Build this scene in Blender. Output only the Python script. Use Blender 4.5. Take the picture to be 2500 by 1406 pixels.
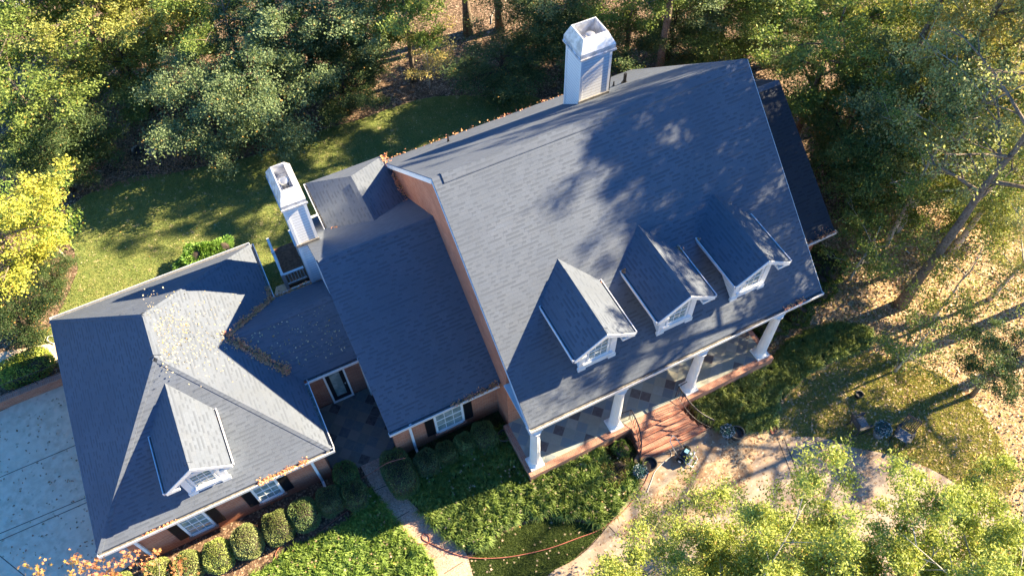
import bpy, math, random
import numpy as np
from mathutils import Vector, Euler, Matrix
# ------------------------------------------------------------------ camera, light, exposure
S = bpy.context.scene
COL = S.collection
for o in list(bpy.data.objects): bpy.data.objects.remove(o)
CAM_LOC = (-5.243, -17.366, 30.458); CAM_ROT = (0.591, 0.019, -0.463); FPX = 1951.78
cd = bpy.data.cameras.new('camera'); cam = bpy.data.objects.new('camera', cd); COL.objects.link(cam)
cam.location = CAM_LOC; cam.rotation_euler = CAM_ROT
cd.sensor_width = 36; cd.lens = 36 * FPX / 2500; cd.clip_end = 2000
S.camera = cam
SUN_EL, SUN_AZ = 31.0, -4.5                       # azimuth measured from +X
e, a = math.radians(SUN_EL), math.radians(SUN_AZ)
SUN = Vector((math.cos(e) * math.cos(a), math.cos(e) * math.sin(a), math.sin(e)))
ld = bpy.data.lights.new('sun', 'SUN'); ld.energy = 5.0; ld.angle = math.radians(0.5); ld.color = (1.0, 0.81, 0.52)
sun = bpy.data.objects.new('sun', ld); COL.objects.link(sun); sun.rotation_euler = SUN.to_track_quat('Z', 'Y').to_euler()
W = bpy.data.worlds.new('World'); S.world = W; W.use_nodes = True
wt = W.node_tree; bg = wt.nodes['Background']
sky = wt.nodes.new('ShaderNodeTexSky'); sky.sky_type = 'NISHITA'; sky.sun_disc = False
sky.sun_elevation = e; sky.sun_rotation = math.radians(90) - a
sky.air_density = 1.0; sky.dust_density = 0.0; sky.ozone_density = 6.0; sky.altitude = 1500
hs = wt.nodes.new('ShaderNodeHueSaturation'); hs.inputs['Saturation'].default_value = 1.17; wt.links.new(sky.outputs[0], hs.inputs['Color']); wt.links.new(hs.outputs[0], bg.inputs[0]); bg.inputs[1].default_value = 0.072
vs = S.view_settings; vs.view_transform = 'Standard'; vs.look = 'None'; vs.exposure = 2.35; vs.gamma = 1
S.render.engine = 'CYCLES'
S.cycles.transparent_max_bounces = 8; S.cycles.max_bounces = 6

R_ = Euler(CAM_ROT, 'XYZ').to_matrix(); C_ = Vector(CAM_LOC)
def G(u, v, z=0.0):                               # point of height z seen at photograph pixel (u, v)
    d = R_ @ Vector(((u - 1250) / FPX, -(v - 703) / FPX, -1))
    return C_ + d * ((z - C_.z) / d.z)
rnd = random.Random(7); NR = np.random.default_rng(11)

# ------------------------------------------------------------------ materials
def mat(name, rough=0.8, spec=0.3):
    m = bpy.data.materials.new(name); m.use_nodes = True
    nt = m.node_tree; b = nt.nodes['Principled BSDF']
    b.inputs['Roughness'].default_value = rough; b.inputs['Specular IOR Level'].default_value = spec
    return m, nt, b
def N(nt, t, **k):
    n = nt.nodes.new('ShaderNode' + t)
    for a_, v_ in k.items():
        if a_[0] == 'i' and a_[1:].isdigit(): n.inputs[int(a_[1:])].default_value = v_
        else: setattr(n, a_, v_)
    return n
def L(nt, a_, b_): nt.links.new(a_, b_)
def mix(nt, f, c1, c2, mode='MIX'):
    n = nt.nodes.new('ShaderNodeMix'); n.data_type = 'RGBA'; n.blend_type = mode
    for s_, v_ in ((0, f), (6, c1), (7, c2)):
        if hasattr(v_, 'is_output') or hasattr(v_, 'links'): L(nt, v_, n.inputs[s_])
        else: n.inputs[s_].default_value = v_ if s_ == 0 else tuple(v_) + (1,)
    return n.outputs[2]
def math_(nt, op, a_, b_=0.0, c_=0.0):
    n = N(nt, 'Math', operation=op)
    for s_, v_ in ((0, a_), (1, b_), (2, c_)):
        if hasattr(v_, 'links'): L(nt, v_, n.inputs[s_])
        else: n.inputs[s_].default_value = v_
    return n.outputs[0]
def smooth(nt, v, lo, hi):
    n = N(nt, 'MapRange', interpolation_type='SMOOTHSTEP'); n.inputs[1].default_value = lo; n.inputs[2].default_value = hi
    L(nt, v, n.inputs[0]); return n.outputs[0]
def noise(nt, vec, scale, detail=4, rough=0.6):
    n = N(nt, 'TexNoise'); n.inputs['Scale'].default_value = scale; n.inputs['Detail'].default_value = detail
    n.inputs['Roughness'].default_value = rough
    if vec is not None: L(nt, vec, n.inputs['Vector'])
    return n.outputs['Fac']
def obj_co(nt): return N(nt, 'TexCoord').outputs['Object']
def uv_co(nt): return N(nt, 'TexCoord').outputs['UV']
def bump(nt, b, h, strength=0.5, dist=0.02):
    n = N(nt, 'Bump'); n.inputs['Strength'].default_value = strength; n.inputs['Distance'].default_value = dist
    L(nt, h, n.inputs['Height']); L(nt, n.outputs[0], b.inputs['Normal'])
def flat(name, col, rough=0.6, spec=0.4, metal=0, var=0.12, scale=3):
    m, nt, b = mat(name, rough, spec); b.inputs['Metallic'].default_value = metal
    f = smooth(nt, noise(nt, obj_co(nt), scale, 5), .3, .7)
    L(nt, mix(nt, f, [c * (1 - var) for c in col], [min(1, c * (1 + var)) for c in col]), b.inputs['Base Color'])
    return m
def shingle(name, tint=(1, 1, 1), k=1.0):
    m, nt, b = mat(name, 0.9, 0.2); uv = uv_co(nt)
    base = np.array((0.116, 0.138, 0.182)) * np.array(tint) * k
    def brick(w, off, shift):
        mp = N(nt, 'Mapping'); mp.inputs['Location'].default_value = (shift, 0, 0); L(nt, uv, mp.inputs[0])
        t = N(nt, 'TexBrick', offset=off, offset_frequency=2, squash=1.0); L(nt, mp.outputs[0], t.inputs[0])
        t.inputs['Color1'].default_value = (0, 0, 0, 1); t.inputs['Color2'].default_value = (1, 1, 1, 1); t.inputs['Mortar'].default_value = (.5, .5, .5, 1)
        t.inputs['Scale'].default_value = 1; t.inputs['Mortar Size'].default_value = 0.006; t.inputs['Mortar Smooth'].default_value = .3
        t.inputs['Brick Width'].default_value = w; t.inputs['Row Height'].default_value = 0.143
        return t
    t1 = brick(0.17, 0.43, 0); t2 = brick(0.93, 0.31, .4)
    r1 = t1.outputs['Color']; r2 = t2.outputs['Color']
    sep = N(nt, 'SeparateXYZ'); L(nt, uv, sep.inputs[0])
    fr = math_(nt, 'FRACT', math_(nt, 'DIVIDE', sep.outputs[1], 0.143))
    rec_shade = math_(nt, 'MULTIPLY', smooth(nt, r1, .50, .53), smooth(nt, fr, .15, .9))  # recessed tabs darken towards the overlap, its shadow put into the colour
    rec2 = smooth(nt, fr, .12, .0)
    n1 = noise(nt, obj_co(nt), 90, 2, .7); n2 = smooth(nt, noise(nt, obj_co(nt), .55, 5), .3, .7)
    c = mix(nt, r1, base * .9, base * 1.12)
    c = mix(nt, math_(nt, 'MULTIPLY', r2, .5), c, base * np.array((1.1, 1.02, .92)))
    c = mix(nt, math_(nt, 'MULTIPLY', rec_shade, .78), c, base * .36)
    c = mix(nt, math_(nt, 'MULTIPLY', rec2, .22), c, base * .4)
    c = mix(nt, math_(nt, 'MULTIPLY', t1.outputs['Fac'], .45), c, base * .35)
    c = mix(nt, math_(nt, 'MULTIPLY', n2, .6), c, base * .66)
    mp2 = N(nt, 'Mapping'); mp2.inputs['Scale'].default_value = (1.6, .18, 1); L(nt, uv, mp2.inputs[0])
    c = mix(nt, math_(nt, 'MULTIPLY', smooth(nt, noise(nt, mp2.outputs[0], 1.0, 5), .5, .75), .40), c, base * np.array((1.25, 1.16, 1.0)) * .62)
    c = mix(nt, .3, c, mix(nt, n1, base * .35, base * 1.7))
    L(nt, c, b.inputs['Base Color'])
    h = math_(nt, 'SUBTRACT', math_(nt, 'MULTIPLY', r1, .5), fr)
    h = math_(nt, 'ADD', h, math_(nt, 'MULTIPLY', n1, .4))
    bump(nt, b, h, .35, .015)
    return m
def brickm(name, c1, c2, mortar, horiz=False):
    m, nt, b = mat(name, 0.85, 0.25); uv = uv_co(nt)
    t = N(nt, 'TexBrick', offset=0.5, offset_frequency=2); L(nt, uv, t.inputs[0])
    t.inputs['Color1'].default_value = tuple(c1) + (1,); t.inputs['Color2'].default_value = tuple(c2) + (1,); t.inputs['Mortar'].default_value = tuple(mortar) + (1,)
    t.inputs['Scale'].default_value = 1; t.inputs['Mortar Size'].default_value = 0.007; t.inputs['Bias'].default_value = -.1
    t.inputs['Brick Width'].default_value = 0.075 if horiz else 0.21; t.inputs['Row Height'].default_value = 0.21 if horiz else 0.072
    f = smooth(nt, noise(nt, obj_co(nt), 1.3, 5), .35, .75)
    c = mix(nt, math_(nt, 'MULTIPLY', f, .4), t.outputs['Color'], np.array(c1) * .55)
    g = noise(nt, obj_co(nt), 40, 2)
    c = mix(nt, .25, c, mix(nt, g, np.array(c1) * .4, np.array(c2) * 1.6))
    L(nt, c, b.inputs['Base Color']); bump(nt, b, math_(nt, 'SUBTRACT', 1, t.outputs['Fac']), .5, .01)
    return m
def ground_mat(name, cols, scales, speck=None, bs=.5, rough=.95, co='Object'):
    """cols: list of colours blended by noises of the given scales; speck: (scale, [colours]) voronoi flakes such as leaves"""
    m, nt, b = mat(name, rough, .15); oc = N(nt, 'TexCoord').outputs[co]
    c = None
    for i in range(1, len(cols)):
        f = smooth(nt, noise(nt, oc, scales[i - 1], 6, .65), .38, .62)
        c = mix(nt, f, cols[0] if c is None else c, cols[i])
    h = noise(nt, oc, scales[-1], 3)
    if speck:
        for sc, scols, amount in speck:
            v = N(nt, 'TexVoronoi'); v.inputs['Scale'].default_value = sc; v.inputs['Randomness'].default_value = 1
            nn = N(nt, 'TexNoise'); nn.inputs['Scale'].default_value = sc * .8; L(nt, oc, nn.inputs['Vector'])
            vm = N(nt, 'VectorMath', operation='MULTIPLY_ADD'); L(nt, nn.outputs['Color'], vm.inputs[0]); vm.inputs[1].default_value = (.9 / sc,) * 3; L(nt, oc, vm.inputs[2])
            L(nt, vm.outputs[0], v.inputs['Vector'])
            cr = N(nt, 'ValToRGB'); cr.color_ramp.interpolation = 'CONSTANT'; el = cr.color_ramp.elements
            while len(el) < len(scols): el.new(.5)
            for i, sc_ in enumerate(scols): el[i].position = i / len(scols); el[i].color = tuple(sc_) + (1,)
            sp = N(nt, 'SeparateColor'); L(nt, v.outputs['Color'], sp.inputs[0]); L(nt, sp.outputs[0], cr.inputs[0])
            c = mix(nt, math_(nt, 'MULTIPLY', smooth(nt, sp.outputs[1], 1 - amount - .02, 1 - amount + .02), 1), c, cr.outputs[0])
            h = math_(nt, 'ADD', h, math_(nt, 'MULTIPLY', sp.outputs[2], .7))
    L(nt, c, b.inputs['Base Color']); bump(nt, b, h, bs, .05)
    return m
def leafm(name, trans=.35, rough=.6):
    """colour of the object, varied per leaf and by clump"""
    m, nt, b = mat(name, rough, .35)
    oi = N(nt, 'ObjectInfo').outputs['Color']; at = N(nt, 'Attribute', attribute_name='v').outputs['Fac']
    hsv = N(nt, 'HueSaturation'); L(nt, oi, hsv.inputs['Color'])
    L(nt, math_(nt, 'MULTIPLY_ADD', at, -.05, .525), hsv.inputs['Hue']); L(nt, math_(nt, 'MULTIPLY_ADD', at, .9, .55), hsv.inputs['Value'])
    n1 = smooth(nt, noise(nt, obj_co(nt), .45, 3), .35, .65)
    c = mix(nt, math_(nt, 'MULTIPLY', n1, .45), hsv.outputs[0], mix(nt, .6, oi, (.5, .42, .12), 'MULTIPLY'))
    c = mix(nt, smooth(nt, at, .94, .96), c, (.5, .3, .08))
    L(nt, c, b.inputs['Base Color'])
    tr = N(nt, 'BsdfTranslucent'); L(nt, mix(nt, .5, c, (.9, 1, .2), 'MULTIPLY'), tr.inputs[0])
    ms = N(nt, 'MixShader'); ms.inputs[0].default_value = trans
    L(nt, b.outputs[0], ms.inputs[1]); L(nt, tr.outputs[0], ms.inputs[2]); L(nt, ms.outputs[0], nt.nodes['Material Output'].inputs[0])
    return m
M = {}
M['shingle'] = shingle('asphalt_shingle')
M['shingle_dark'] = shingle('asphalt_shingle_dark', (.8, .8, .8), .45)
M['cap'] = shingle('ridge_shingle', (1, 1, 1), 1.0)
M['brick'] = brickm('red_brick', (.38, .125, .07), (.56, .235, .14), (.46, .32, .25))
M['brick_dark'] = brickm('tumbled_brick', (.26, .09, .06), (.42, .18, .12), (.33, .24, .2))
M['brick_row'] = brickm('rowlock_brick', (.34, .15, .105), (.46, .235, .17), (.42, .33, .27), True)
def siding():
    m, nt, b = mat('white_lap_siding', .55, .4); sep = N(nt, 'SeparateXYZ'); L(nt, uv_co(nt), sep.inputs[0])
    fr = math_(nt, 'FRACT', math_(nt, 'DIVIDE', sep.outputs[1], .15))
    f = smooth(nt, fr, .86, .97)
    mp = N(nt, 'Mapping'); mp.inputs['Scale'].default_value = (3, .5, 1); L(nt, uv_co(nt), mp.inputs[0]); dirt = math_(nt, 'MULTIPLY', smooth(nt, noise(nt, mp.outputs[0], 1.2, 5), .5, .8), .35)
    L(nt, mix(nt, dirt, mix(nt, f, (.80, .81, .82), (.30, .31, .33)), (.55, .52, .47)), b.inputs['Base Color']); bump(nt, b, math_(nt, 'SUBTRACT', 1, fr), .6, .02)
    return m
M['siding'] = siding()
M['white'] = flat('white_paint', (.80, .81, .82), .45, .45, 0, .04)
M['metal'] = flat('painted_sheet_metal', (.62, .63, .66), .35, .5, .25, .3, 4)
M['gutter'] = flat('aluminium_gutter', (.72, .74, .78), .4, .5, .2, .08, 8)
M['gutter_in'] = flat('gutter_trough', (.20, .19, .18), .8, .2, 0, .4, 10)
M['black'] = flat('black_paint', (.012, .012, .014), .5, .3, 0, .2)
M['iron'] = flat('black_iron', (.02, .018, .025), .4, .5, .3, .2)
M['steel'] = flat('galvanised_steel', (.5, .5, .5), .35, .5, .7, .15)
def glass():
    m, nt, b = mat('window_glass', .06, .8)
    f = smooth(nt, noise(nt, obj_co(nt), 2.5, 3), .4, .6)
    L(nt, mix(nt, f, (.20, .27, .27), (.34, .40, .39)), b.inputs['Base Color']); return m  # pale green mottling stands for sky reflected in the panes
M['glass'] = glass()
def stone(nm='bluestone_tiles', kk=1.0):
    m, nt, b = mat(nm, .75, .3); oc = obj_co(nt)
    mp = N(nt, 'Mapping'); mp.inputs['Rotation'].default_value = (0, 0, math.radians(45)); L(nt, oc, mp.inputs[0])
    t = N(nt, 'TexBrick', offset=0.0); L(nt, mp.outputs[0], t.inputs[0])
    t.inputs['Color1'].default_value = (0, 0, 0, 1); t.inputs['Color2'].default_value = (1, 1, 1, 1); t.inputs['Mortar'].default_value = (.5, .5, .5, 1)
    for k_, v_ in (('Scale', 1), ('Mortar Size', .012), ('Brick Width', .42), ('Row Height', .42)): t.inputs[k_].default_value = v_
    cr = N(nt, 'ValToRGB'); cr.color_ramp.interpolation = 'CONSTANT'; el = cr.color_ramp.elements
    cs = [tuple(q * kk for q in w_) for w_ in [(.13, .10, .10), (.30, .31, .27), (.22, .27, .29), (.36, .35, .29), (.17, .20, .23), (.38, .38, .34), (.27, .29, .27)]]
    while len(el) < len(cs): el.new(.5)
    for i, c_ in enumerate(cs): el[i].position = (0, .14, .3, .5, .64, .72, .88)[i]; el[i].color = c_ + (1,)
    L(nt, t.outputs['Color'], cr.inputs[0])
    c = mix(nt, t.outputs['Fac'], cr.outputs[0], [q * kk for q in (.34, .33, .29)])
    c = mix(nt, math_(nt, 'MULTIPLY', smooth(nt, noise(nt, oc, 7, 5), .3, .7), .35), c, (.24, .25, .22))
    L(nt, c, b.inputs['Base Color']); bump(nt, b, math_(nt, 'ADD', noise(nt, oc, 20), math_(nt, 'MULTIPLY', t.outputs['Fac'], -1)), .25, .01)
    return m
M['stone'] = stone()
M['cobble'] = stone('slate_court_tiles', .55)
M['concrete'] = ground_mat('broom_concrete', [(.74, .59, .43), (.64, .50, .36), (.79, .64, .48)], [.5, 3, 40], [(11, [(.34, .25, .17), (.3, .2, .13)], .006)], .15)
M['aggregate'] = ground_mat('exposed_aggregate', [(.50, .32, .235), (.40, .25, .19), (.58, .39, .29)], [.7, 14, 60], [(30, [(.55, .42, .33), (.28, .2, .16), (.42, .3, .24)], .4)], .3)
M['drive'] = ground_mat('stained_drive_concrete', [(.38, .30, .24), (.26, .165, .105), (.33, .27, .22)], [.28, 1.9, 35], [(14, [(.28, .19, .12), (.20, .13, .09), (.5, .42, .33)], .10)], .25)
M['dirt'] = ground_mat('washed_out_dirt', [(.36, .24, .15), (.26, .16, .10), (.44, .33, .22)], [.8, 2.5, 35], [(16, [(.3, .2, .12), (.18, .11, .07), (.5, .4, .28)], .3)], .3)
leafcols = [(.21, .14, .10), (.15, .10, .07), (.28, .19, .13), (.10, .065, .045), (.38, .28, .2), (.18, .12, .085)]
M['forest'] = ground_mat('leaf_covered_forest_floor', [(.13, .085, .055), (.21, .14, .09), (.06, .045, .03)], [.25, .9, 20], [(9, leafcols, .55), (17, leafcols, .4)], .9)
M['mulch'] = ground_mat('leaf_strewn_mulch', [(.15, .09, .065), (.24, .15, .10), (.09, .055, .04)], [.5, 3, 30], [(17, leafcols, .5)], .9)
M['dryground'] = ground_mat('dry_leafy_ground', [(.46, .33, .21), (.38, .28, .16), (.26, .25, .10)], [.3, .8, 20], [(10, [(.42, .28, .16), (.5, .37, .24), (.28, .17, .09), (.22, .22, .07), (.36, .22, .12)], .7), (22, [(.45, .3, .18), (.2, .13, .08), (.55, .42, .3)], .35)], .9)
M['lawn_back'] = ground_mat('back_lawn_turf', [(.20, .24, .075), (.13, .19, .055), (.29, .29, .10)], [.3, 1.2, 45], [(28, [(.25, .28, .09), (.12, .17, .05), (.20, .25, .075)], .5), (6, [(.45, .38, .2)], .012)], .8)
M['lawn'] = ground_mat('patchy_front_turf', [(.38, .36, .11), (.54, .42, .27), (.27, .29, .09)], [.33, 1.1, 30], [(24, [(.38, .35, .12), (.2, .23, .06), (.43, .35, .18), (.27, .29, .08)], .6)], .8)
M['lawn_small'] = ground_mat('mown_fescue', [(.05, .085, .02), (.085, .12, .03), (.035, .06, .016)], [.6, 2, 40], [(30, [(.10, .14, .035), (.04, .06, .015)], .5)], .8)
M['soil'] = ground_mat('dark_bed_soil', [(.045, .06, .02), (.07, .07, .03), (.03, .04, .018)], [1, 4, 30], [(20, [(.06, .09, .025), (.03, .05, .015), (.10, .07, .04)], .5)], .8)  # dark soil tones with green and brown flecks mixed at random
M['road'] = ground_mat('pale_street_concrete', [(.42, .42, .42), (.35, .35, .36)], [.5, 20], None, .1)
M['bark'] = ground_mat('grey_brown_bark', [(.20, .155, .115), (.12, .09, .07), (.28, .23, .18)], [3, 9, 30], None, .8)
M['bark_pale'] = ground_mat('pale_bark', [(.42, .38, .33), (.30, .26, .22), (.50, .47, .42)], [3, 9, 30], None, .6)
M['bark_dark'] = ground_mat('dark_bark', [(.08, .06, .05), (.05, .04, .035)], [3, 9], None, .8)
M['leaf'] = leafm('leaf', .34); M['needle'] = leafm('boxwood_leaf', .15); M['blade'] = leafm('grass_blade', .35)
M['petal'] = flat('white_petals', (.5, .56, .6), .6, .2, 0, .1, 20); M['bluegreen'] = flat('blue_green_foliage', (.05, .12, .12), .7, .2, 0, .4, 20)
M['wood'] = flat('deck_boards', (.17, .085, .05), .7, .3, 0, .35, 9)
M['wood_grey'] = flat('weathered_chair_paint', (.045, .045, .05), .5, .4, 0, .4, 12)
M['seat_grey'] = flat('weathered_grey_slats', (.25, .25, .27), .6, .4, 0, .2, 12)
M['hose'] = flat('dusty_red_hose', (.38, .13, .09), .5, .4, 0, .2, 5)
M['hose_pale'] = flat('pale_hose', (.6, .6, .6), .5, .4, 0, .1, 5)
M['rubber'] = flat('tyre_rubber', (.015, .015, .015), .8, .2)
M['engine'] = flat('black_engine_shroud', (.02, .03, .045), .35, .5)
M['engine_blue'] = flat('pale_blue_filter_cover', (.20, .45, .60), .4, .5)
M['clay'] = flat('dark_glazed_pot', (.035, .03, .03), .5, .4, 0, .3)
M['pot_rim'] = flat('worn_pot_rim', (.16, .14, .11), .6, .3, 0, .3)
M['potgrey'] = flat('grey_plastic_pot', (.16, .17, .2), .6, .3)
M['twig'] = flat('pale_twigs', (.36, .32, .27), .8, .2, 0, .2)
M['dryleaf'] = leafm('fallen_leaf', .1)

# ------------------------------------------------------------------ geometry helpers
def mkmesh(name, verts, faces, m, smooth_=False):
    me = bpy.data.meshes.new(name)
    me.from_pydata([tuple(v) for v in verts], [], faces)
    uvl = me.uv_layers.new(name='UVMap')
    Zv = Vector((0, 0, 1))
    for p in me.polygons:
        n = p.normal
        if abs(n.z) > .995: ua, va = Vector((1, 0, 0)), Vector((0, 1, 0))
        else: ua = Zv.cross(n).normalized(); va = n.cross(ua)
        for li in p.loop_indices:
            co = me.vertices[me.loops[li].vertex_index].co
            uvl.data[li].uv = (co.dot(ua), co.dot(va))
        p.use_smooth = smooth_
    if m is not None: me.materials.append(m)
    return me
def npmesh(name, V, k, m, attr=None, faces=None):
    """V: (n*k,3) array, n polygons of k corners"""
    n = len(V) // k; me = bpy.data.meshes.new(name)
    me.vertices.add(len(V)); me.vertices.foreach_set('co', V.astype(np.float32).ravel())
    me.loops.add(n * k); me.loops.foreach_set('vertex_index', np.arange(n * k, dtype=np.int32))
    me.polygons.add(n); me.polygons.foreach_set('loop_start', np.arange(n, dtype=np.int32) * k)
    me.update(calc_edges=True)
    if attr is not None:
        at = me.attributes.new('v', 'FLOAT', 'FACE'); at.data.foreach_set('value', attr.astype(np.float32))
    me.materials.append(m); return me
class MB:
    def __init__(s): s.v = []; s.f = []
    def add(s, vs_, fs):
        o = len(s.v); s.v += [tuple(v) for v in vs_]; s.f += [[i + o for i in f] for f in fs]; return s
    def box(s, x0, x1, y0, y1, z0, z1, T=None):
        vs_ = [Vector((x, y, z)) for z in (z0, z1) for y in (y0, y1) for x in (x0, x1)]
        if T is not None: vs_ = [T @ v for v in vs_]
        return s.add(vs_, [(0, 2, 3, 1), (4, 5, 7, 6), (0, 1, 5, 4), (2, 6, 7, 3), (0, 4, 6, 2), (1, 3, 7, 5)])
    def prism(s, poly, vec):
        n = len(poly); vec = Vector(vec); a_ = [Vector(p) for p in poly]
        nv = sum(((a_[i] - a_[0]).cross(a_[(i + 1) % n] - a_[0]) for i in range(n)), Vector())
        if nv.dot(vec) > 0: a_ = a_[::-1]
        b_ = [p + vec for p in a_]
        return s.add(a_ + b_, [list(range(n)), list(range(2 * n - 1, n - 1, -1))] + [(i, i + n, (i + 1) % n + n, (i + 1) % n) for i in range(n)])
    def slab(s, poly, t=.16): return s.prism(poly, (0, 0, -t))
    def tube(s, path, r, seg=6, closed=False):
        path = [Vector(p) for p in path]; n = len(path); rr = r if isinstance(r, (list, tuple)) else [r] * n
        vs_ = []; up = None
        for i, p in enumerate(path):
            d = (path[min(i + 1, n - 1)] - path[max(i - 1, 0)]).normalized()
            if up is None: up = d.orthogonal().normalized()
            up = (up - d * up.dot(d)).normalized(); sd = d.cross(up)
            for k in range(seg):
                t = 2 * math.pi * k / seg; vs_.append(p + (up * math.cos(t) + sd * math.sin(t)) * rr[i])
        fs = [(i * seg + k, i * seg + (k + 1) % seg, (i + 1) * seg + (k + 1) % seg, (i + 1) * seg + k) for i in range(n - 1) for k in range(seg)]
        fs += [list(range(seg))[::-1], list(range((n - 1) * seg, n * seg))]
        return s.add(vs_, fs)
    def lathe(s, prof, c=(0, 0, 0), seg=20, flutes=0):
        vs_ = []
        for r, z in prof:
            for k in range(seg):
                t = 2 * math.pi * k / seg; q = r * (1 - (flutes if k % 2 else 0)); vs_.append((c[0] + q * math.cos(t), c[1] + q * math.sin(t), c[2] + z))
        n = len(prof)
        fs = [(i * seg + k, i * seg + (k + 1) % seg, (i + 1) * seg + (k + 1) % seg, (i + 1) * seg + k) for i in range(n - 1) for k in range(seg)]
        fs += [list(range(seg))[::-1], list(range((n - 1) * seg, n * seg))]
        return s.add(vs_, fs)
    def build(s, name, m, parent=None, smooth_=False):
        o = bpy.data.objects.new(name, mkmesh(name, s.v, s.f, m, smooth_)); COL.objects.link(o)
        if parent is not None: o.parent = parent; o.matrix_parent_inverse = wm(parent).inverted()
        return o
def wm(o):
    m = o.matrix_basis.copy()
    while o.parent: m = o.parent.matrix_basis @ o.matrix_parent_inverse @ m if False else m; o = o.parent
    return m
def tag(o, label=None, cat=None, group=None, kind=None):
    for k, v in (('label', label), ('category', cat), ('group', group), ('kind', kind)):
        if v: o[k] = v
    return o
def thing(name, label, cat, loc=(0, 0, 0), rz=0, group=None):
    o = bpy.data.objects.new(name, None); COL.objects.link(o); o.location = loc; o.rotation_euler = (0, 0, rz); o.empty_display_size = .2
    return tag(o, label, cat, group)
def part(name, me, parent):                       # mesh already in the parent's own frame
    o = bpy.data.objects.new(name, me); COL.objects.link(o); o.parent = parent; return o
def local(mb, name, m, parent, smooth_=False): return part(name, mkmesh(name, mb.v, mb.f, m, smooth_), parent)
def copy_tree(o, parent=None):
    c = o.copy(); COL.objects.link(c); c.parent = parent
    for ch in [x for x in COL.objects if x.parent == o]: copy_tree(ch, c)
    return c
def spline(pts, n=8, closed=True):
    P = [Vector(p) for p in pts]; out = []; k = len(P)
    for i in range(k if closed else k - 1):
        g = (lambda j: P[j % k]) if closed else (lambda j: P[max(0, min(k - 1, j))])
        p0, p1, p2, p3 = g(i - 1), g(i), g(i + 1), g(i + 2)
        for j in range(n):
            t = j / n; out.append(.5 * ((2 * p1) + (-p0 + p2) * t + (2 * p0 - 5 * p1 + 4 * p2 - p3) * t * t + (-p0 + 3 * p1 - 3 * p2 + p3) * t ** 3))
    if not closed: out.append(P[-1])
    return out
def sheet(name, pix, z, m, kind='structure', world=False, sp=6, jit=0.0, thick=0.0):
    P = [Vector(p) for p in pix] if world else [G(*p) for p in pix]
    P = [Vector((p.x, p.y, 0)) for p in P]
    if sp: P = spline(P, sp)
    P = [Vector((p.x + rnd.uniform(-jit, jit), p.y + rnd.uniform(-jit, jit), z)) for p in P]
    mb = MB()
    if thick: mb.prism(P, (0, 0, -thick))
    else:
        ar = sum(P[i].x * P[(i + 1) % len(P)].y - P[(i + 1) % len(P)].x * P[i].y for i in range(len(P)))
        if ar < 0: P = P[::-1]
        mb.add(P, [list(range(len(P)))])
    o = mb.build(name, m); tag(o, kind=kind); return o, [(p.x, p.y) for p in P]
def inside(P, poly):
    x, y = P[:, 0], P[:, 1]; c = np.zeros(len(P), bool); n = len(poly)
    for i in range(n):
        x0, y0 = poly[i]; x1, y1 = poly[i - 1]
        c ^= ((y0 > y) != (y1 > y)) & (x < (x1 - x0) * (y - y0) / (y1 - y0 + 1e-12) + x0)
    return c
def scatter(poly, n, seed=0):
    r = np.random.default_rng(seed); A = np.array(poly); lo, hi = A.min(0), A.max(0); out = np.zeros((0, 2))
    while len(out) < n:
        q = lo + (hi - lo) * r.random((n * 2, 2)); out = np.vstack([out, q[inside(q, poly)]])
    return out[:n]
def frames(D):
    a_ = np.where(np.abs(D[:, 2:3]) < .9, np.array([[0, 0, 1.]]), np.array([[1., 0, 0]]))
    U = np.cross(D, a_); U /= np.linalg.norm(U, axis=1, keepdims=True) + 1e-9
    return U, np.cross(D, U)
def leaf_quads(P, size, aspect=.55, r=None, upb=.4, jit=.35):
    """one diamond leaf per point"""
    n = len(P); D = r.normal(size=(n, 3)); D /= np.linalg.norm(D, axis=1, keepdims=True)
    Nn = r.normal(size=(n, 3)); Nn[:, 2] = np.abs(Nn[:, 2]) + upb; Nn -= D * (Nn * D).sum(1, keepdims=True); Nn /= np.linalg.norm(Nn, axis=1, keepdims=True) + 1e-9
    S_ = np.cross(D, Nn); s = size * (1 + jit * (r.random((n, 1)) * 2 - 1))
    V = np.stack([P - D * s * .5, P + S_ * s * aspect * .5, P + D * s * .5, P - S_ * s * aspect * .5], 1)
    return V.reshape(-1, 3)
def star_leaves(P, size, r, upb=1.5, flatz=False):
    n = len(P); D = r.normal(size=(n, 3)); D[:, 2] *= .15 if flatz else .8; D /= np.linalg.norm(D, axis=1, keepdims=True)
    Nn = r.normal(size=(n, 3)) * (.25 if flatz else 1); Nn[:, 2] = np.abs(Nn[:, 2]) + upb; Nn -= D * (Nn * D).sum(1, keepdims=True); Nn /= np.linalg.norm(Nn, axis=1, keepdims=True)
    S_ = np.cross(D, Nn); s = size * (.7 + .6 * r.random((n, 1))); out = []
    for k in range(10):
        t = math.pi * k / 5; q = s * (.5 if k % 2 == 0 else .17); out.append(P + (D * math.cos(t) + S_ * math.sin(t)) * q)
    return np.stack(out, 1).reshape(-1, 3)

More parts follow.
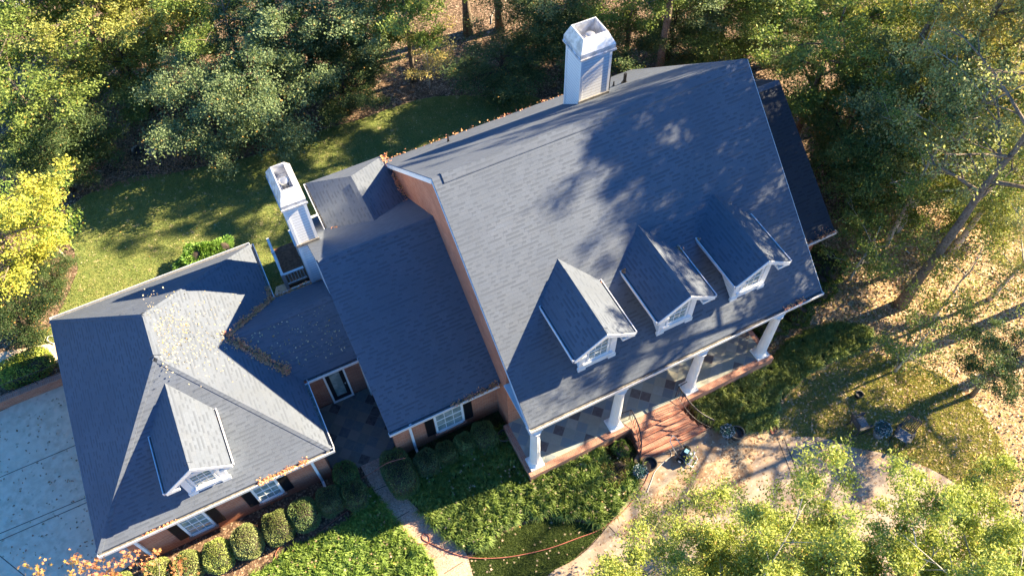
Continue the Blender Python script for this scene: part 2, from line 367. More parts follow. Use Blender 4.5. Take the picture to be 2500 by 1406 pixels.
# ------------------------------------------------------------------ ground
def gpoly(pix): return [G(*p) for p in pix]
gm = MB().add([(-140, -120, 0), (170, -120, 0), (170, 190, 0), (-140, 190, 0)], [(0, 1, 2, 3)]).build('ground', M['forest']); tag(gm, kind='structure')
_, P_dry = sheet('dry_ground', [(1880, 560), (2100, 520), (2330, 430), (2700, 420), (2900, 900), (2700, 1300), (2450, 1240), (2330, 1160), (2120, 1090), (1990, 1060), (1900, 1050), (1850, 900), (1900, 720)], .004, M['dryground'], jit=.15)
_, P_back = sheet('back_lawn', [(190, 490), (300, 440), (430, 420), (560, 397), (680, 362), (760, 328), (900, 285), (1040, 240), (1190, 236), (1330, 250), (1330, 420), (1000, 640), (700, 830), (300, 900), (150, 900), (60, 835), (130, 790), (165, 720), (190, 650), (168, 580), (160, 530)], .008, M['lawn_back'], jit=.05)
_, P_frl = sheet('front_lawn', [(1925, 1060), (1905, 1010), (1940, 950), (2010, 905), (2100, 865), (2200, 880), (2320, 930), (2420, 1040), (2480, 1180), (2400, 1215), (2330, 1178), (2260, 1140), (2160, 1108), (2080, 1092), (2000, 1070)], .008, M['lawn'], jit=.08)
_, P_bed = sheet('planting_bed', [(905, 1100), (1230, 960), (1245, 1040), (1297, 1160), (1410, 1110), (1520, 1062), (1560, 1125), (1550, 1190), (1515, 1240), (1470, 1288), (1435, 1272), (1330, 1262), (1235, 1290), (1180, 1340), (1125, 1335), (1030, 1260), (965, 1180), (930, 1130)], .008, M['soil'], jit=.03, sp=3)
_, P_bed2 = sheet('bed_soil', [(1690, 985), (1880, 870), (1990, 800), (2110, 800), (2115, 850), (1990, 905), (1900, 985), (1890, 1040), (1800, 1060), (1745, 1045)], .012, M['soil'], jit=.05)
_, P_strip = sheet('mulch_strip', [(300, 1330), (600, 1200), (820, 1110), (890, 1130), (900, 1200), (850, 1290), (700, 1370), (560, 1480), (180, 1480)], .006, M['mulch'], jit=.03, sp=3)
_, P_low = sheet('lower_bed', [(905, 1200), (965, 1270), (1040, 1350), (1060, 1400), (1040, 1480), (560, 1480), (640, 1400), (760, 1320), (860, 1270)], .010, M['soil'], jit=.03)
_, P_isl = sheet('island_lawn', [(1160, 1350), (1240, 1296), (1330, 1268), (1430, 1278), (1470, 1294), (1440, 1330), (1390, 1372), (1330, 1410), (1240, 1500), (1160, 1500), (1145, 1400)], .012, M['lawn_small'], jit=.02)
sheet('walkway', [(862, 1090), (918, 1068), (950, 1150), (985, 1205), (1040, 1262), (1105, 1318), (1135, 1345), (1152, 1395), (1165, 1470), (1095, 1470), (1062, 1385), (1015, 1325), (955, 1270), (915, 1200)], .045, M['aggregate'], sp=4, thick=.06)
dw, P_drv = sheet('driveway', [(1555, 1110), (1640, 1090), (1727, 1045), (1790, 1062), (1850, 1072), (1905, 1068), (2000, 1068), (2080, 1092), (2160, 1108), (2260, 1140), (2330, 1180), (2400, 1215), (2560, 1310), (2700, 1500), (1900, 1600), (1240, 1560), (1330, 1412), (1400, 1368), (1450, 1325), (1500, 1262), (1540, 1200), (1552, 1150)], .045, M['drive'], sp=3, thick=.06)
sheet('bare_dirt', [(1790, 1070), (1850, 1055), (1930, 1050), (1925, 1075), (1860, 1085), (1840, 1130), (1830, 1165), (1760, 1230), (1650, 1290), (1560, 1330), (1510, 1300), (1580, 1230), (1650, 1170), (1740, 1130)], .049, M['dirt'], jit=.08)
sheet('parking_court', [(-200, 1060), (0, 1006), (150, 935), (260, 900), (330, 1300), (345, 1358), (290, 1400), (250, 1480), (-350, 1600)], .04, M['concrete'], sp=0, thick=.06)
sheet('side_path', [(-150, 905), (0, 862), (130, 838), (200, 830), (200, 880), (105, 890), (0, 930), (-150, 980)], .04, M['concrete'], sp=0, thick=.05)
sheet('patio', [(-7.0, 3.0), (-4.3, 3.0), (-4.3, 7.0), (-6.6, 7.0), (-7.0, 5.5)], .05, M['concrete'], world=True, sp=0, thick=.06) if False else None
pp = MB().prism([(-7.0, 2.8, .05), (-4.35, 2.8, .05), (-4.35, 6.2, .05), (-6.3, 6.2, .05), (-6.6, 5.6, .05), (-7.0, 5.2, .05)], (0, 0, -.06)).build('patio', M['concrete']); tag(pp, kind='structure')
cc = MB().prism([(-6.95, -.6, .05), (-4.0, -.6, .05), (-4.0, -3.3, .05), (-4.6, -3.75, .05), (-6.1, -3.75, .05), (-6.95, -3.3, .05)], (0, 0, -.06)).build('flagstone_court', M['cobble']); tag(cc, kind='structure')
rd = MB().prism([(-22, 33, .03), (-2, 34, .03), (0, 41, .03), (-24, 42, .03)], (0, 0, -.05)).build('street', M['road']); tag(rd, kind='structure')
# joints in the paving, thin recessed-looking strips
jm = flat('dark_joint', (.10, .08, .065), .9, .1)
jb = MB()
def joint(p, q, z, w=.03):
    p, q = G(*p), G(*q); d = (q - p).normalized(); n = Vector((-d.y, d.x, 0)) * w / 2
    jb.add([Vector((v.x, v.y, z)) for v in (p - n, q - n, q + n, p + n)], [(0, 1, 2, 3)])
for p, q in [((0, 1166), (215, 1075)), ((0, 1303), (240, 1203)), ((0, 1320), (240, 1215)), ((0, 1356), (62, 1406))]: joint(p, q, .044)
for p, q in [((915, 1198), (957, 1180)), ((962, 1270), (1000, 1248)), ((1027, 1352), (1052, 1318)), ((1085, 1400), (1130, 1372))]: joint(p, q, .054)
for p, q in [((1897, 1070), (1950, 1205)), ((1912, 1068), (1965, 1200)), ((2262, 1140), (2260, 1180)), ((1950, 1205), (2010, 1330)), ((1486, 1285), (1510, 1310))]: joint(p, q, .053)
jo = jb.build('paving_joints', jm); tag(jo, kind='structure')
# paver band across the drive
pb = ground_mat('granite_pavers', [(.30, .25, .2), (.22, .18, .15)], [2, 20], [(6.5, [(.34, .28, .22), (.22, .18, .15), (.4, .34, .27)], .9)])
sheet('paver_band', [(2240, 1140), (2262, 1142), (2268, 1200), (2240, 1240), (2180, 1250), (2190, 1190)], .051, pb, sp=0)

# ------------------------------------------------------------------ the house
H = thing('brick_house', 'large brick house with grey shingle roofs, white columned porch and two white chimneys', 'house')
def P(mb, name, m, parent=H, **k): return mb.build(name, m, parent, **k)
SL = .84; HR = 10.407; ZP = .7
zr = lambda y: HR - SL * abs(y)
# walls
wl = MB().prism([(.12, -5.05, 0), (.12, 6.75, 0), (.12, 6.75, zr(6.75) - .17), (.12, 0, HR - .17), (.12, -5.05, zr(5.05) - .17)], (12.48, 0, 0))
P(wl, 'main_wall', M['brick'])
P(MB().prism([(-4.3, -4.05, 0), (-4.3, 5.9, 0), (-4.3, 5.9, 3.55), (-4.3, .94, 7.14), (-4.3, -4.05, 3.53)], (4.42, 0, 0)), 'wing_wall', M['brick'])
P(MB().prism([(-4.36, -1, 0), (-4.36, 5.9, 0), (-4.36, 5.9, 3.55), (-4.36, .94, 7.13), (-4.36, -1, 5.74)], (.06, 0, 0)), 'gable_siding', M['siding'])
P(MB().prism([(12.6, -4.05, 0), (12.6, 5.9, 0), (12.6, 5.9, 3.55), (12.6, .94, 7.14), (12.6, -4.05, 3.53)], (3.1, 0, 0)), 'east_wing_wall', M['brick'])
P(MB().box(-14.4, -6.95, -3.6, 5.9, 0, 3.2), 'garage_wall', M['brick'])
P(MB().box(-6.95, -4.3, -.55, 2.9, 0, 3.3), 'breezeway_wall', M['brick_dark'])
P(MB().box(-3.1, .12, 5.9, 6.6, 0, 4.8), 'sunroom_wall', M['siding'])
# roofs
def roofp(name, polys, m=None, t=.16):
    b_ = MB()
    for p in polys: b_.slab(p, t)
    return P(b_, name, m or M['shingle'])
XR = 12.75
main = roofp('main_roof', [[(0, -7.12, zr(7.12)), (XR, -7.12, zr(7.12)), (XR, 0, HR), (0, 0, HR)], [(XR, 7.1, zr(7.1)), (0, 7.1, zr(7.1)), (0, 0, HR), (XR, 0, HR)]])
WS = .722; wz = lambda y: 7.33 - WS * abs(y - .94)
def gable_x(name, x0, x1, y0, y1, m=None): return roofp(name, [[(x0, y0, wz(y0)), (x1, y0, wz(y0)), (x1, .94, 7.33), (x0, .94, 7.33)], [(x1, y1, wz(y1)), (x0, y1, wz(y1)), (x0, .94, 7.33), (x1, .94, 7.33)]], m)
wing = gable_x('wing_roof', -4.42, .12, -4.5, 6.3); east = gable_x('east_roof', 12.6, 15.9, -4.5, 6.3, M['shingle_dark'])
GE = 3.25; GZ = 6.5; gx0, gx1, gy0, gy1 = -14.87, -6.55, -4.05, 6.35; gm_ = -10.71; ga, gb = .29, 2.25
gar = roofp('garage_roof', [[(gx0, gy0, GE), (gx1, gy0, GE), (gm_, ga, GZ)], [(gx1, gy0, GE), (gx1, gy1, GE), (gm_, gb, GZ), (gm_, ga, GZ)],
    [(gx1, gy1, GE), (gx0, gy1, GE), (gm_, gb, GZ)], [(gx0, gy1, GE), (gx0, gy0, GE), (gm_, ga, GZ), (gm_, gb, GZ)]])
con = roofp('breezeway_roof', [[(-6.55, -.95, 3.255), (-4.36, -.95, 3.255), (-4.36, 1.13, 4.78), (-8.5, 1.13, 4.78)], [(-4.36, 3.2, 3.255), (-6.55, 3.2, 3.255), (-8.5, 1.13, 4.78), (-4.36, 1.13, 4.78)]], t=.13)
sx = -1.70; sz, se = 5.85, 5.0
sun_r = roofp('sunroom_roof', [[(-3.42, 2.6, se), (sx, 2.6, sz), (sx, 5.6, sz), (-3.42, 6.9, se)], [(sx, 2.6, sz), (.1, 2.6, se), (.1, 6.9, se), (sx, 5.6, sz)], [(-3.42, 6.9, se), (sx, 5.6, sz), (.1, 6.9, se)]], t=.13)
# ridge and hip caps
def cap(pts, parent, w=.15, lift=.03, name='ridge_cap', sides=None):
    """double strip following a ridge; pts = ridge line; sides = two downslope unit vectors"""
    b_ = MB(); a_, c_ = Vector(pts[0]), Vector(pts[1]); up = Vector((0, 0, lift))
    for sdir in sides:
        sdir = Vector(sdir).normalized() * w
        b_.slab([a_ + up, c_ + up, c_ + sdir + up, a_ + sdir + up], lift + .01)
    return P(b_, name, M['cap'], parent)
cap([(.35, 0, HR), (XR - .1, 0, HR)], main, .32, .05, sides=[(0, -1, -SL), (0, 1, -SL)])
cap([(-4.38, .94, 7.33), (.1, .94, 7.33)], wing, .18, .03, sides=[(0, -1, -WS), (0, 1, -WS)])
cap([(12.8, .94, 7.33), (15.85, .94, 7.33)], east, .18, .03, sides=[(0, -1, -WS), (0, 1, -WS)])
cap([(gm_, ga + .1, GZ), (gm_, gb - .1, GZ)], gar, .26, .05, sides=[(-1, 0, -.78), (1, 0, -.78)])
cap([(-8.2, 1.13, 4.78), (-4.4, 1.13, 4.78)], con, .2, .03, sides=[(0, -1, -.73), (0, 1, -.73)])
cap([(sx, 2.7, sz), (sx, 5.3, sz)], sun_r, .2, .04, sides=[(-1, 0, -.49), (1, 0, -.49)])
kf = (GZ - GE) / (ga - gy0); kb = (GZ - GE) / (gy1 - gb); ks = (GZ - GE) / (gm_ - gx0)
def hipcap(p, q, s1, s2, parent=gar):
    d = (Vector(q) - Vector(p)).normalized(); out = []
    for s in (s1, s2):
        s = Vector(s); s = s - d * s.dot(d); out.append(s)
    cap([p, q], parent, .13, .022, 'hip_cap', out)
hipcap((gx1, gy0, GE), (gm_, ga, GZ), (0, -1, -kf), (1, 0, -ks)); hipcap((gx0, gy0, GE), (gm_, ga, GZ), (0, -1, -kf), (-1, 0, -ks))
hipcap((gx1, gy1, GE), (gm_, gb, GZ), (0, 1, -kb), (1, 0, -ks)); hipcap((gx0, gy1, GE), (gm_, gb, GZ), (0, 1, -kb), (-1, 0, -ks))
# gutters: a trough with a pale outer lip; axis x or y
def gutter(p, q, out, parent=H, w=.12, name='gutter'):
    p, q, out = Vector(p), Vector(q), Vector(out)
    b_ = MB()
    def bar(o0, o1, z0, z1):
        b_.prism([p + out * o0 + Vector((0, 0, z0)), q + out * o0 + Vector((0, 0, z0)), q + out * o1 + Vector((0, 0, z0)), p + out * o1 + Vector((0, 0, z0))], (0, 0, z1 - z0))
    bar(.0, w, -.13, -.115); bar(w, w + .028, -.13, .015); d = (q - p).normalized()
    for c_, s_ in ((p, 1), (q, -1)):
        b_.prism([c_ + Vector((0, 0, -.13)), c_ + out * w + Vector((0, 0, -.13)), c_ + out * w, c_], d * .02 * s_)
    g = P(b_, name, M['gutter'], parent)
    t_ = MB(); t_.prism([p + out * .004 + Vector((0, 0, -.10)), q + out * .004 + Vector((0, 0, -.10)), q + out * (w - .004) + Vector((0, 0, -.10)), p + out * (w - .004) + Vector((0, 0, -.10))], (0, 0, .012))
    P(t_, 'gutter_trough', M['gutter_in'], g)
    return g
gutter((-.02, -7.12, zr(7.12) - .02), (XR + .02, -7.12, zr(7.12) - .02), (0, -1, 0))
gutter((-4.45, -4.5, 3.39), (.02, -4.5, 3.39), (0, -1, 0)); gutter((12.75, -4.5, 3.39), (15.95, -4.5, 3.39), (0, -1, 0))
gutter((gx0 - .02, gy0, 3.23), (gx1 + .12, gy0, 3.23), (0, -1, 0)); gutter((gx1, gy0, 3.23), (gx1, -1.1, 3.23), (1, 0, 0)); gutter((gx1, 3.3, 3.23), (gx1, gy1, 3.23), (1, 0, 0))
gutter((gx0, gy1, 3.23), (gx1, gy1, 3.23), (0, 1, 0)); gutter((-6.43, -.95, 3.23), (-4.36, -.95, 3.23), (0, -1, 0)); gutter((-6.4, 3.2, 3.23), (-4.36, 3.2, 3.23), (0, 1, 0))
gutter((-3.42, 3.75, se - .02), (-3.42, 6.9, se - .02), (-1, 0, 0), w=.09)
# white fascia / rake trim, soffits
for x in (-.035, XR + .002):
    rk = MB()
    for sg in (-1, 1):
        hh = .26 if sg > 0 else .09; rk.prism([(x, sg * 7.1, zr(7.1) - .03), (x, 0, HR - .03), (x, 0, HR - hh), (x, sg * 7.1, zr(7.1) - hh)], (.03, 0, 0))
    P(rk, 'rake_trim', M['white'])
sf = MB(); sf.box(.0, XR, -7.08, -5.05, 4.12, 4.16); sf.box(-4.4, .1, -4.46, -4.05, 3.16, 3.19); sf.box(12.6, 15.9, -4.46, -4.05, 3.16, 3.19)
sf.box(gx0 + .03, gx1 - .03, gy0 + .03, gy1 - .03, 3.03, 3.07); sf.box(-6.4, -4.36, -.9, -.55, 3.06, 3.09)
P(sf, 'soffit', M['white'])
# porch
pc = MB().box(-.1, 11.35, -7.25, -5.05, .0, ZP - .004); P(pc, 'porch_base', M['brick'])
P(MB().box(.1, 11.15, -7.2, -5.05, ZP - .002, ZP + .004), 'porch_floor', M['stone'])
bb = MB().box(-.12, 11.37, -7.46, -7.2, 0, ZP + .01).box(-.12, .1, -7.2, -5.05, 0, ZP + .01).box(11.15, 11.37, -7.2, -5.05, 0, ZP + .01)
P(bb, 'porch_border', M['brick_row'])
P(MB().box(.1, 11.2, -7.03, -6.75, 3.72, 4.12), 'porch_beam', M['white'])
cx_ = [.30, 3.856, 7.412, 10.968]
for x in cx_:
    c = (x, -7.0, ZP)
    colm = P(MB().lathe([(.215, .2), (.212, .6), (.205, 1.2), (.19, 2.0), (.175, 2.9), (.175, 3.05)], c, 40, .055), 'porch_column', M['white'], smooth_=False)
    b_ = MB().box(x - .29, x + .29, -7.0 - .29, -7.0 + .29, ZP + .01, ZP + .11); b_.lathe([(.275, .11), (.285, .15), (.26, .18), (.235, .19), (.25, .22), (.225, .26), (.215, .27)], c, 28)
    P(b_, 'plinth', M['white'], colm, smooth_=False)
    P(MB().lathe([(.18, 2.98), (.21, 3.02), (.23, 3.08)], c, 28).box(x - .26, x + .26, -7.0 - .12, -7.0 + .26, ZP + 3.08, ZP + 3.14), 'capital', M['white'], colm)
# brick steps
st = MB(); bx = [(4.42, 6.62), (4.38, 6.74), (4.33, 6.84), (4.29, 7.0), (4.22, 7.25)]
for i, (x0, x1) in enumerate(bx):
    y0 = -7.46 - .25 * (i + 1); st.box(x0 - .0, x1, y0, -7.44 if i == 0 else -7.46 - .25 * i + .01, 0, ZP - .13 * (i + 1) + .07)
P(st, 'brick_steps', M['brick_row'])
nz = MB()
for i, (x0, x1) in enumerate(bx):
    y0 = -7.46 - .25 * (i + 1); zt = ZP - .13 * (i + 1) + .07; nz.box(x0 - .02, x1 + .02, y0 - .025, y0 + .07, zt - .05, zt + .012)
P(nz, 'step_nosing', M['brick_dark'])
def rail(pts, n=13):
    path = spline(pts, 5, False); r = P(MB().tube(path, .03, 8), 'handrail', M['iron'], smooth_=True)
    lo = [p - Vector((0, 0, .72)) for p in path]; P(MB().tube(lo, .012, 6), 'bottom_rail', M['iron'], r)
    b_ = MB()
    for k in range(n):
        t = k / (n - 1) * (len(path) - 1); i = min(int(t), len(path) - 2); p = path[i].lerp(path[i + 1], t - i)
        b_.tube([p, p - Vector((0, 0, .88 if k in (0, n - 1) else .72))], .016 if k in (0, n - 1) else .011, 5)
    P(b_, 'balusters', M['iron'], r)
rail([(4.5, -7.1, 1.6), (4.5, -7.4, 1.55), (4.46, -7.85, 1.35), (4.3, -8.3, 1.12), (4.0, -8.75, .92)])
rail([(6.72, -7.1, 1.6), (6.74, -7.45, 1.55), (6.86, -7.9, 1.33), (7.1, -8.35, 1.1), (7.45, -8.75, .92)])
P(MB().tube([(4.5, -7.1, 1.6), (4.1, -7.05, 1.58)], .018, 6).tube([(4.1, -7.05, 1.58), (4.1, -7.05, .7)], .012, 5), 'rail_return', M['iron'])
P(MB().tube([(6.72, -7.1, 1.6), (7.15, -7.05, 1.58)], .018, 6), 'rail_return', M['iron'])
# windows on walls that face the front
def window(xc, y, z0, w, h, nc=3, nr=4, shutter=0, sill=True, parent=H, fw=.09):
    y1 = y - .03; x0, x1 = xc - w / 2, xc + w / 2
    f = MB().box(x0, x0 + fw, y - .06, y + .0, z0, z0 + h).box(x1 - fw, x1, y - .06, y, z0, z0 + h).box(x0 + fw, x1 - fw, y - .06, y, z0 + h - fw, z0 + h).box(x0 + fw, x1 - fw, y - .09, y, z0, z0 + fw)
    wf = P(f, 'window', M['white'], parent)
    P(MB().box(x0 + fw, x1 - fw, y - .02, y - .012, z0 + fw, z0 + h - fw), 'pane', M['glass'], wf)
    mb_ = MB(); iw = w - 2 * fw; ih = h - 2 * fw
    for k in range(1, nc): mb_.box(x0 + fw + iw * k / nc - .011, x0 + fw + iw * k / nc + .011, y - .036, y - .021, z0 + fw, z0 + h - fw)
    for k in range(1, nr): t_ = .026 if k == nr // 2 else .011; mb_.box(x0 + fw, x1 - fw, y - .037 if k != nr // 2 else y - .045, y - .0215, z0 + fw + ih * k / nr - t_, z0 + fw + ih * k / nr + t_)
    P(mb_, 'muntins', M['white'], wf)
    if sill: P(MB().box(x0 - .06, x1 + .06, y - .14, y, z0 - .09, z0 - .003), 'sill', M['brick_row'], wf)
    if shutter:
        for s_ in (-1, 1):
            sb = MB(); xa = xc + s_ * (w / 2 + shutter / 2 + .02); sb.box(xa - shutter / 2, xa + shutter / 2, y - .03, y - .002, z0 - .02, z0 + h)
            for k in range(int(h / .07)): sb.box(xa - shutter / 2 + .04, xa + shutter / 2 - .04, y - .042, y - .03, z0 + .03 + k * .07, z0 + .065 + k * .07)
            P(sb, 'shutter', M['black'], parent)
    return wf
window(-2.0, -4.05, .62, 1.24, 2.0, 3, 4, .36)
window(-9.32, -3.6, .6, .98, 1.75, 3, 4, .36); window(-12.05, -3.6, .5, 1.0, 1.8, 3, 4, .36)
window(1.65, -5.05, 1.05, 1.05, 1.9, 3, 4, .36); window(9.4, -5.05, 1.05, 1.05, 1.9, 3, 4, .36)
dr = P(MB().box(5.0, 6.05, -5.1, -5.03, ZP, 2.9).box(4.8, 5.0, -5.14, -5.03, ZP, 3.1).box(6.05, 6.25, -5.14, -5.03, ZP, 3.1).box(4.8, 6.25, -5.14, -5.03, 3.1, 3.35), 'front_door', M['white'])
sd = P(MB().box(-5.88, -5.8, -.61, -.55, .1, 2.9).box(-5.06, -4.98, -.61, -.55, .1, 2.9).box(-5.8, -5.06, -.61, -.55, 2.82, 2.9).box(-5.88, -4.98, -.66, -.55, .02, .1), 'side_door', M['white'])
P(MB().box(-5.8, -5.64, -.59, -.555, .1, 2.82).box(-5.22, -5.06, -.59, -.555, .1, 2.82).box(-5.64, -5.22, -.59, -.555, .1, .36).box(-5.64, -5.22, -.59, -.555, 2.7, 2.82), 'door_leaf', M['black'], sd)
P(MB().box(-5.64, -5.22, -.575, -.56, .36, 2.7), 'door_glass', M['glass'], sd)
P(MB().lathe([(.03, 0), (.035, .03), (.02, .05)], (-5.14, -.62, 1.2), 10), 'door_knob', M['steel'], sd)
for x, y, zt in ((-7.42, -3.65, 3.1), (-14.02, -3.65, 3.1), (-3.6, -4.1, 3.3)):
    b_ = MB().box(x - .05, x + .05, y - .05, y + .03, .12, zt - .25).prism([(x - .05, y - .05, zt - .25), (x - .05, y + .03, zt - .25), (x - .05, y - .38, zt + .02), (x - .05, y - .46, zt + .02)], (.1, 0, 0)).prism([(x - .05, y - .05, .12), (x - .05, y + .03, .2), (x - .05, y - .32, .03), (x - .05, y - .32, .1)], (.1, 0, 0))
    P(b_, 'downspout', M['white'])
# dormers
def dormer(c, hw, yf, yface, rz_, ez, bw, plane, wz0, ww, wh):
    """plane(y) = roof height there"""
    yb = [y / 100 for y in range(int(yf * 100), 300)]
    yr = next(y for y in yb if plane(y) >= rz_); ye = next(y for y in yb if plane(y) >= ez)
    zb = plane(yface) - .12
    d = P(MB().box(c - bw, c + bw, yface, ye + .3, zb, ez - .06).prism([(c - bw, yface, ez - .06), (c + bw, yface, ez - .06), (c + bw, yface, ez + (rz_ - ez) * (1 - bw / hw) - .12), (c, yface, rz_ - .12), (c - bw, yface, ez + (rz_ - ez) * (1 - bw / hw) - .12)], (0, .6, 0)), 'dormer', M['siding'])
    sl = (rz_ - ez) / hw
    r = MB().slab([(c, yf, rz_), (c, yr, rz_), (c + hw, ye, ez), (c + hw, yf, ez)], .07).slab([(c, yr, rz_), (c, yf, rz_), (c - hw, yf, ez), (c - hw, ye, ez)], .07)
    ro = P(r, 'dormer_roof', M['shingle'], d)
    cp = MB()
    for s_ in (-1, 1):
        q = Vector((s_, 0, -sl)).normalized() * .2; u = Vector((0, 0, .03)); p0 = Vector((c, yf + .25, rz_)); p1 = Vector((c, yr - .5, rz_))
        cp.slab([p0 + u, p1 + u, p1 + q + u, p0 + q + u], .035)
    P(cp, 'dormer_cap', M['cap'], d)
    t = MB()
    for s_ in (-1, 1):
        e0 = Vector((c, yf - .03, rz_ - .02)); e1 = Vector((c + s_ * hw, yf - .03, ez - .02))
        t.prism([e0, e1, e1 - Vector((0, 0, .17)), e0 - Vector((0, 0, .2))], (0, .03, 0))
        xa, xb = sorted((c + s_ * bw, c + s_ * hw)); t.box(xa, xb, yf + .0, yface + .02, ez - .22, ez - .09); t.box(xa, xb, yface + .02, ye, ez - .14, ez - .09)
        xa, xb = sorted((c + s_ * (bw - .2), c + s_ * (bw + .035))); t.box(xa, xb, yface - .045, yface + .03, zb, ez - .2)
        xa, xb = sorted((c + s_ * (bw - .24), c + s_ * (bw + .07))); t.box(xa, xb, yface - .07, yface + .03, zb + .02, zb + .26)
    t.box(c - bw, c + bw, yface - .03, yface, zb, wz0 - .02); t.box(c - bw + .1, c + bw - .1, yface - .12, yface, wz0 - .06, wz0 - .003)
    t.box(c - bw, c + bw, yface - .05, yface, wz0 + wh, wz0 + wh + .14)
    P(t, 'dormer_trim', M['white'], d)
    # window pieces as sub-parts of the dormer
    x0, x1 = c - ww / 2, c + ww / 2; fw = .07
    P(MB().box(x0, x0 + fw, yface - .05, yface, wz0, wz0 + wh).box(x1 - fw, x1, yface - .05, yface, wz0, wz0 + wh).box(x0 + fw, x1 - fw, yface - .05, yface, wz0 + wh - fw, wz0 + wh).box(x0 + fw, x1 - fw, yface - .05, yface, wz0, wz0 + fw), 'window_frame', M['white'], d)
    P(MB().box(x0 + fw, x1 - fw, yface - .015, yface - .005, wz0 + fw, wz0 + wh - fw), 'pane', M['glass'], d)
    mm = MB()
    for k in (1, 2): xx = x0 + fw + (ww - 2 * fw) * k / 3; mm.box(xx - .01, xx + .01, yface - .03, yface - .016, wz0 + fw, wz0 + wh - fw)
    for k in (1, 2, 3): zz = wz0 + fw + (wh - 2 * fw) * k / 4; mm.box(x0 + fw, x1 - fw, yface - (.04 if k == 2 else .031), yface - .0165, zz - (.022 if k == 2 else .01), zz + (.022 if k == 2 else .01))
    P(mm, 'muntins', M['white'], d)
    for s_ in (-1, 1): gutter((c + s_ * hw, yf, ez - .0), (c + s_ * hw, ye - .02, ez - .0), (s_, 0, 0), d, .055, 'dormer_gutter')
    return d
mp_ = lambda y: HR + SL * y
for c in (3.15, 6.42, 9.64): dormer(c, 1.17, -6.6, -6.2, 7.75, 6.93, .7, mp_, 5.62, .86, 1.12)
dormer(-10.74, 1.11, -3.95, -3.6, 5.93, 5.05, .67, lambda y: GE + kf * (y - gy0), 3.92, .8, .95)
# chimneys
def chimney(x0, x1, y0, y1, zb, zc, rim, zrim, band=.28, e_=.1):
    c = P(MB().box(x0, x1, y0, y1, zb, zc), 'chimney', M['siding'])
    P(MB().prism([(x0 - .05, y0 - .05, (zr(y0) if x0 > 0 else wz(y0)) + .0), (x1 + .05, y0 - .05, (zr(y0) if x0 > 0 else wz(y0)) + .0), (x1 + .05, y0 - .05, (zr(y0) if x0 > 0 else wz(y0)) + .16), (x0 - .05, y0 - .05, (zr(y0) if x0 > 0 else wz(y0)) + .16)], (0, .049, 0)), 'flashing', M['gutter_in'], c)
    tr = MB()
    for xa in (x0, x1):
        for ya in (y0, y1): tr.box(xa - .02 - (.0 if xa == x0 else .07), xa + .02 + (.07 if xa == x0 else 0), ya - .02 - (0 if ya == y0 else .07), ya + .02 + (.07 if ya == y0 else 0), zb, zc - .01)
    P(tr, 'corner_board', M['white'], c)
    a0, a1, b0, b1 = x0 - e_, x1 + e_, y0 - e_, y1 + e_; r0, r1, s0, s1 = rim
    b_ = MB(); lo = [(a0, b0), (a1, b0), (a1, b1), (a0, b1)]; hi = [(r0, s0), (r1, s0), (r1, s1), (r0, s1)]
    V = [(x, y, zc - .12) for x, y in lo] + [(x, y, zc + band - .12) for x, y in lo] + [(x, y, zrim) for x, y in hi]
    t = .045; hin = [(r0 + t, s0 + t), (r1 - t, s0 + t), (r1 - t, s1 - t), (r0 + t, s1 - t)]
    V += [(x, y, zrim) for x, y in hin] + [(x, y, zc + .08) for x, y in hin]
    F = [(3, 2, 1, 0)]
    for L_ in range(4):
        for k in range(4): F.append((L_ * 4 + k, L_ * 4 + (k + 1) % 4, (L_ + 1) * 4 + (k + 1) % 4, (L_ + 1) * 4 + k))
    F.append((16, 17, 18, 19)); b_.add(V, F)
    b_.box(a0 - .03, a1 + .03, b0 - .035, b0 - .002, zc - .13, zc - .05); b_.box(a0 - .035, a0 - .002, b0, b1, zc - .13, zc - .05)
    cp = P(b_, 'chimney_cap', M['metal'], c)
    xm, ym = (r0 + r1) / 2, (s0 + s1) / 2 - .1
    P(MB().lathe([(.13, .0), (.13, .22), (.17, .24), (.17, .27), (.12, .28), (.12, .33), (.2, .34), (.19, .38), (.1, .42), (.0, .43)], (xm, ym, zc + .08), 22), 'flue', M['steel'], c)
    return c
chimney(7.68, 9.02, 3.40, 4.60, 5.9, 9.95, (7.78, 8.86, 3.55, 4.5), 10.62)
chimney(-4.78, -3.95, 3.24, 5.05, 0, 8.05, (-4.62, -4.08, 3.5, 4.85), 8.6, .24, .06)
# vent pipes on the rear slope, small flashing squares on the front
def pipe(x, y, h, r): return P(MB().tube([(x, y, zr(y) - .1), (x, y, zr(y) + h)], r, 10).lathe([(r * 2.2, -.05), (r * 1.2, .1), (r, .16)], (x, y, zr(y)), 10), 'vent_pipe', M['black'])
pipe(10.5, 4.36, .5, .07); pipe(10.05, 4.5, .25, .03); pipe(2.78, 5.9, .3, .035); P(MB().box(9.16, 9.24, 3.6, 3.75, 7.2, 8.3), 'vent_pipe', M['black'])
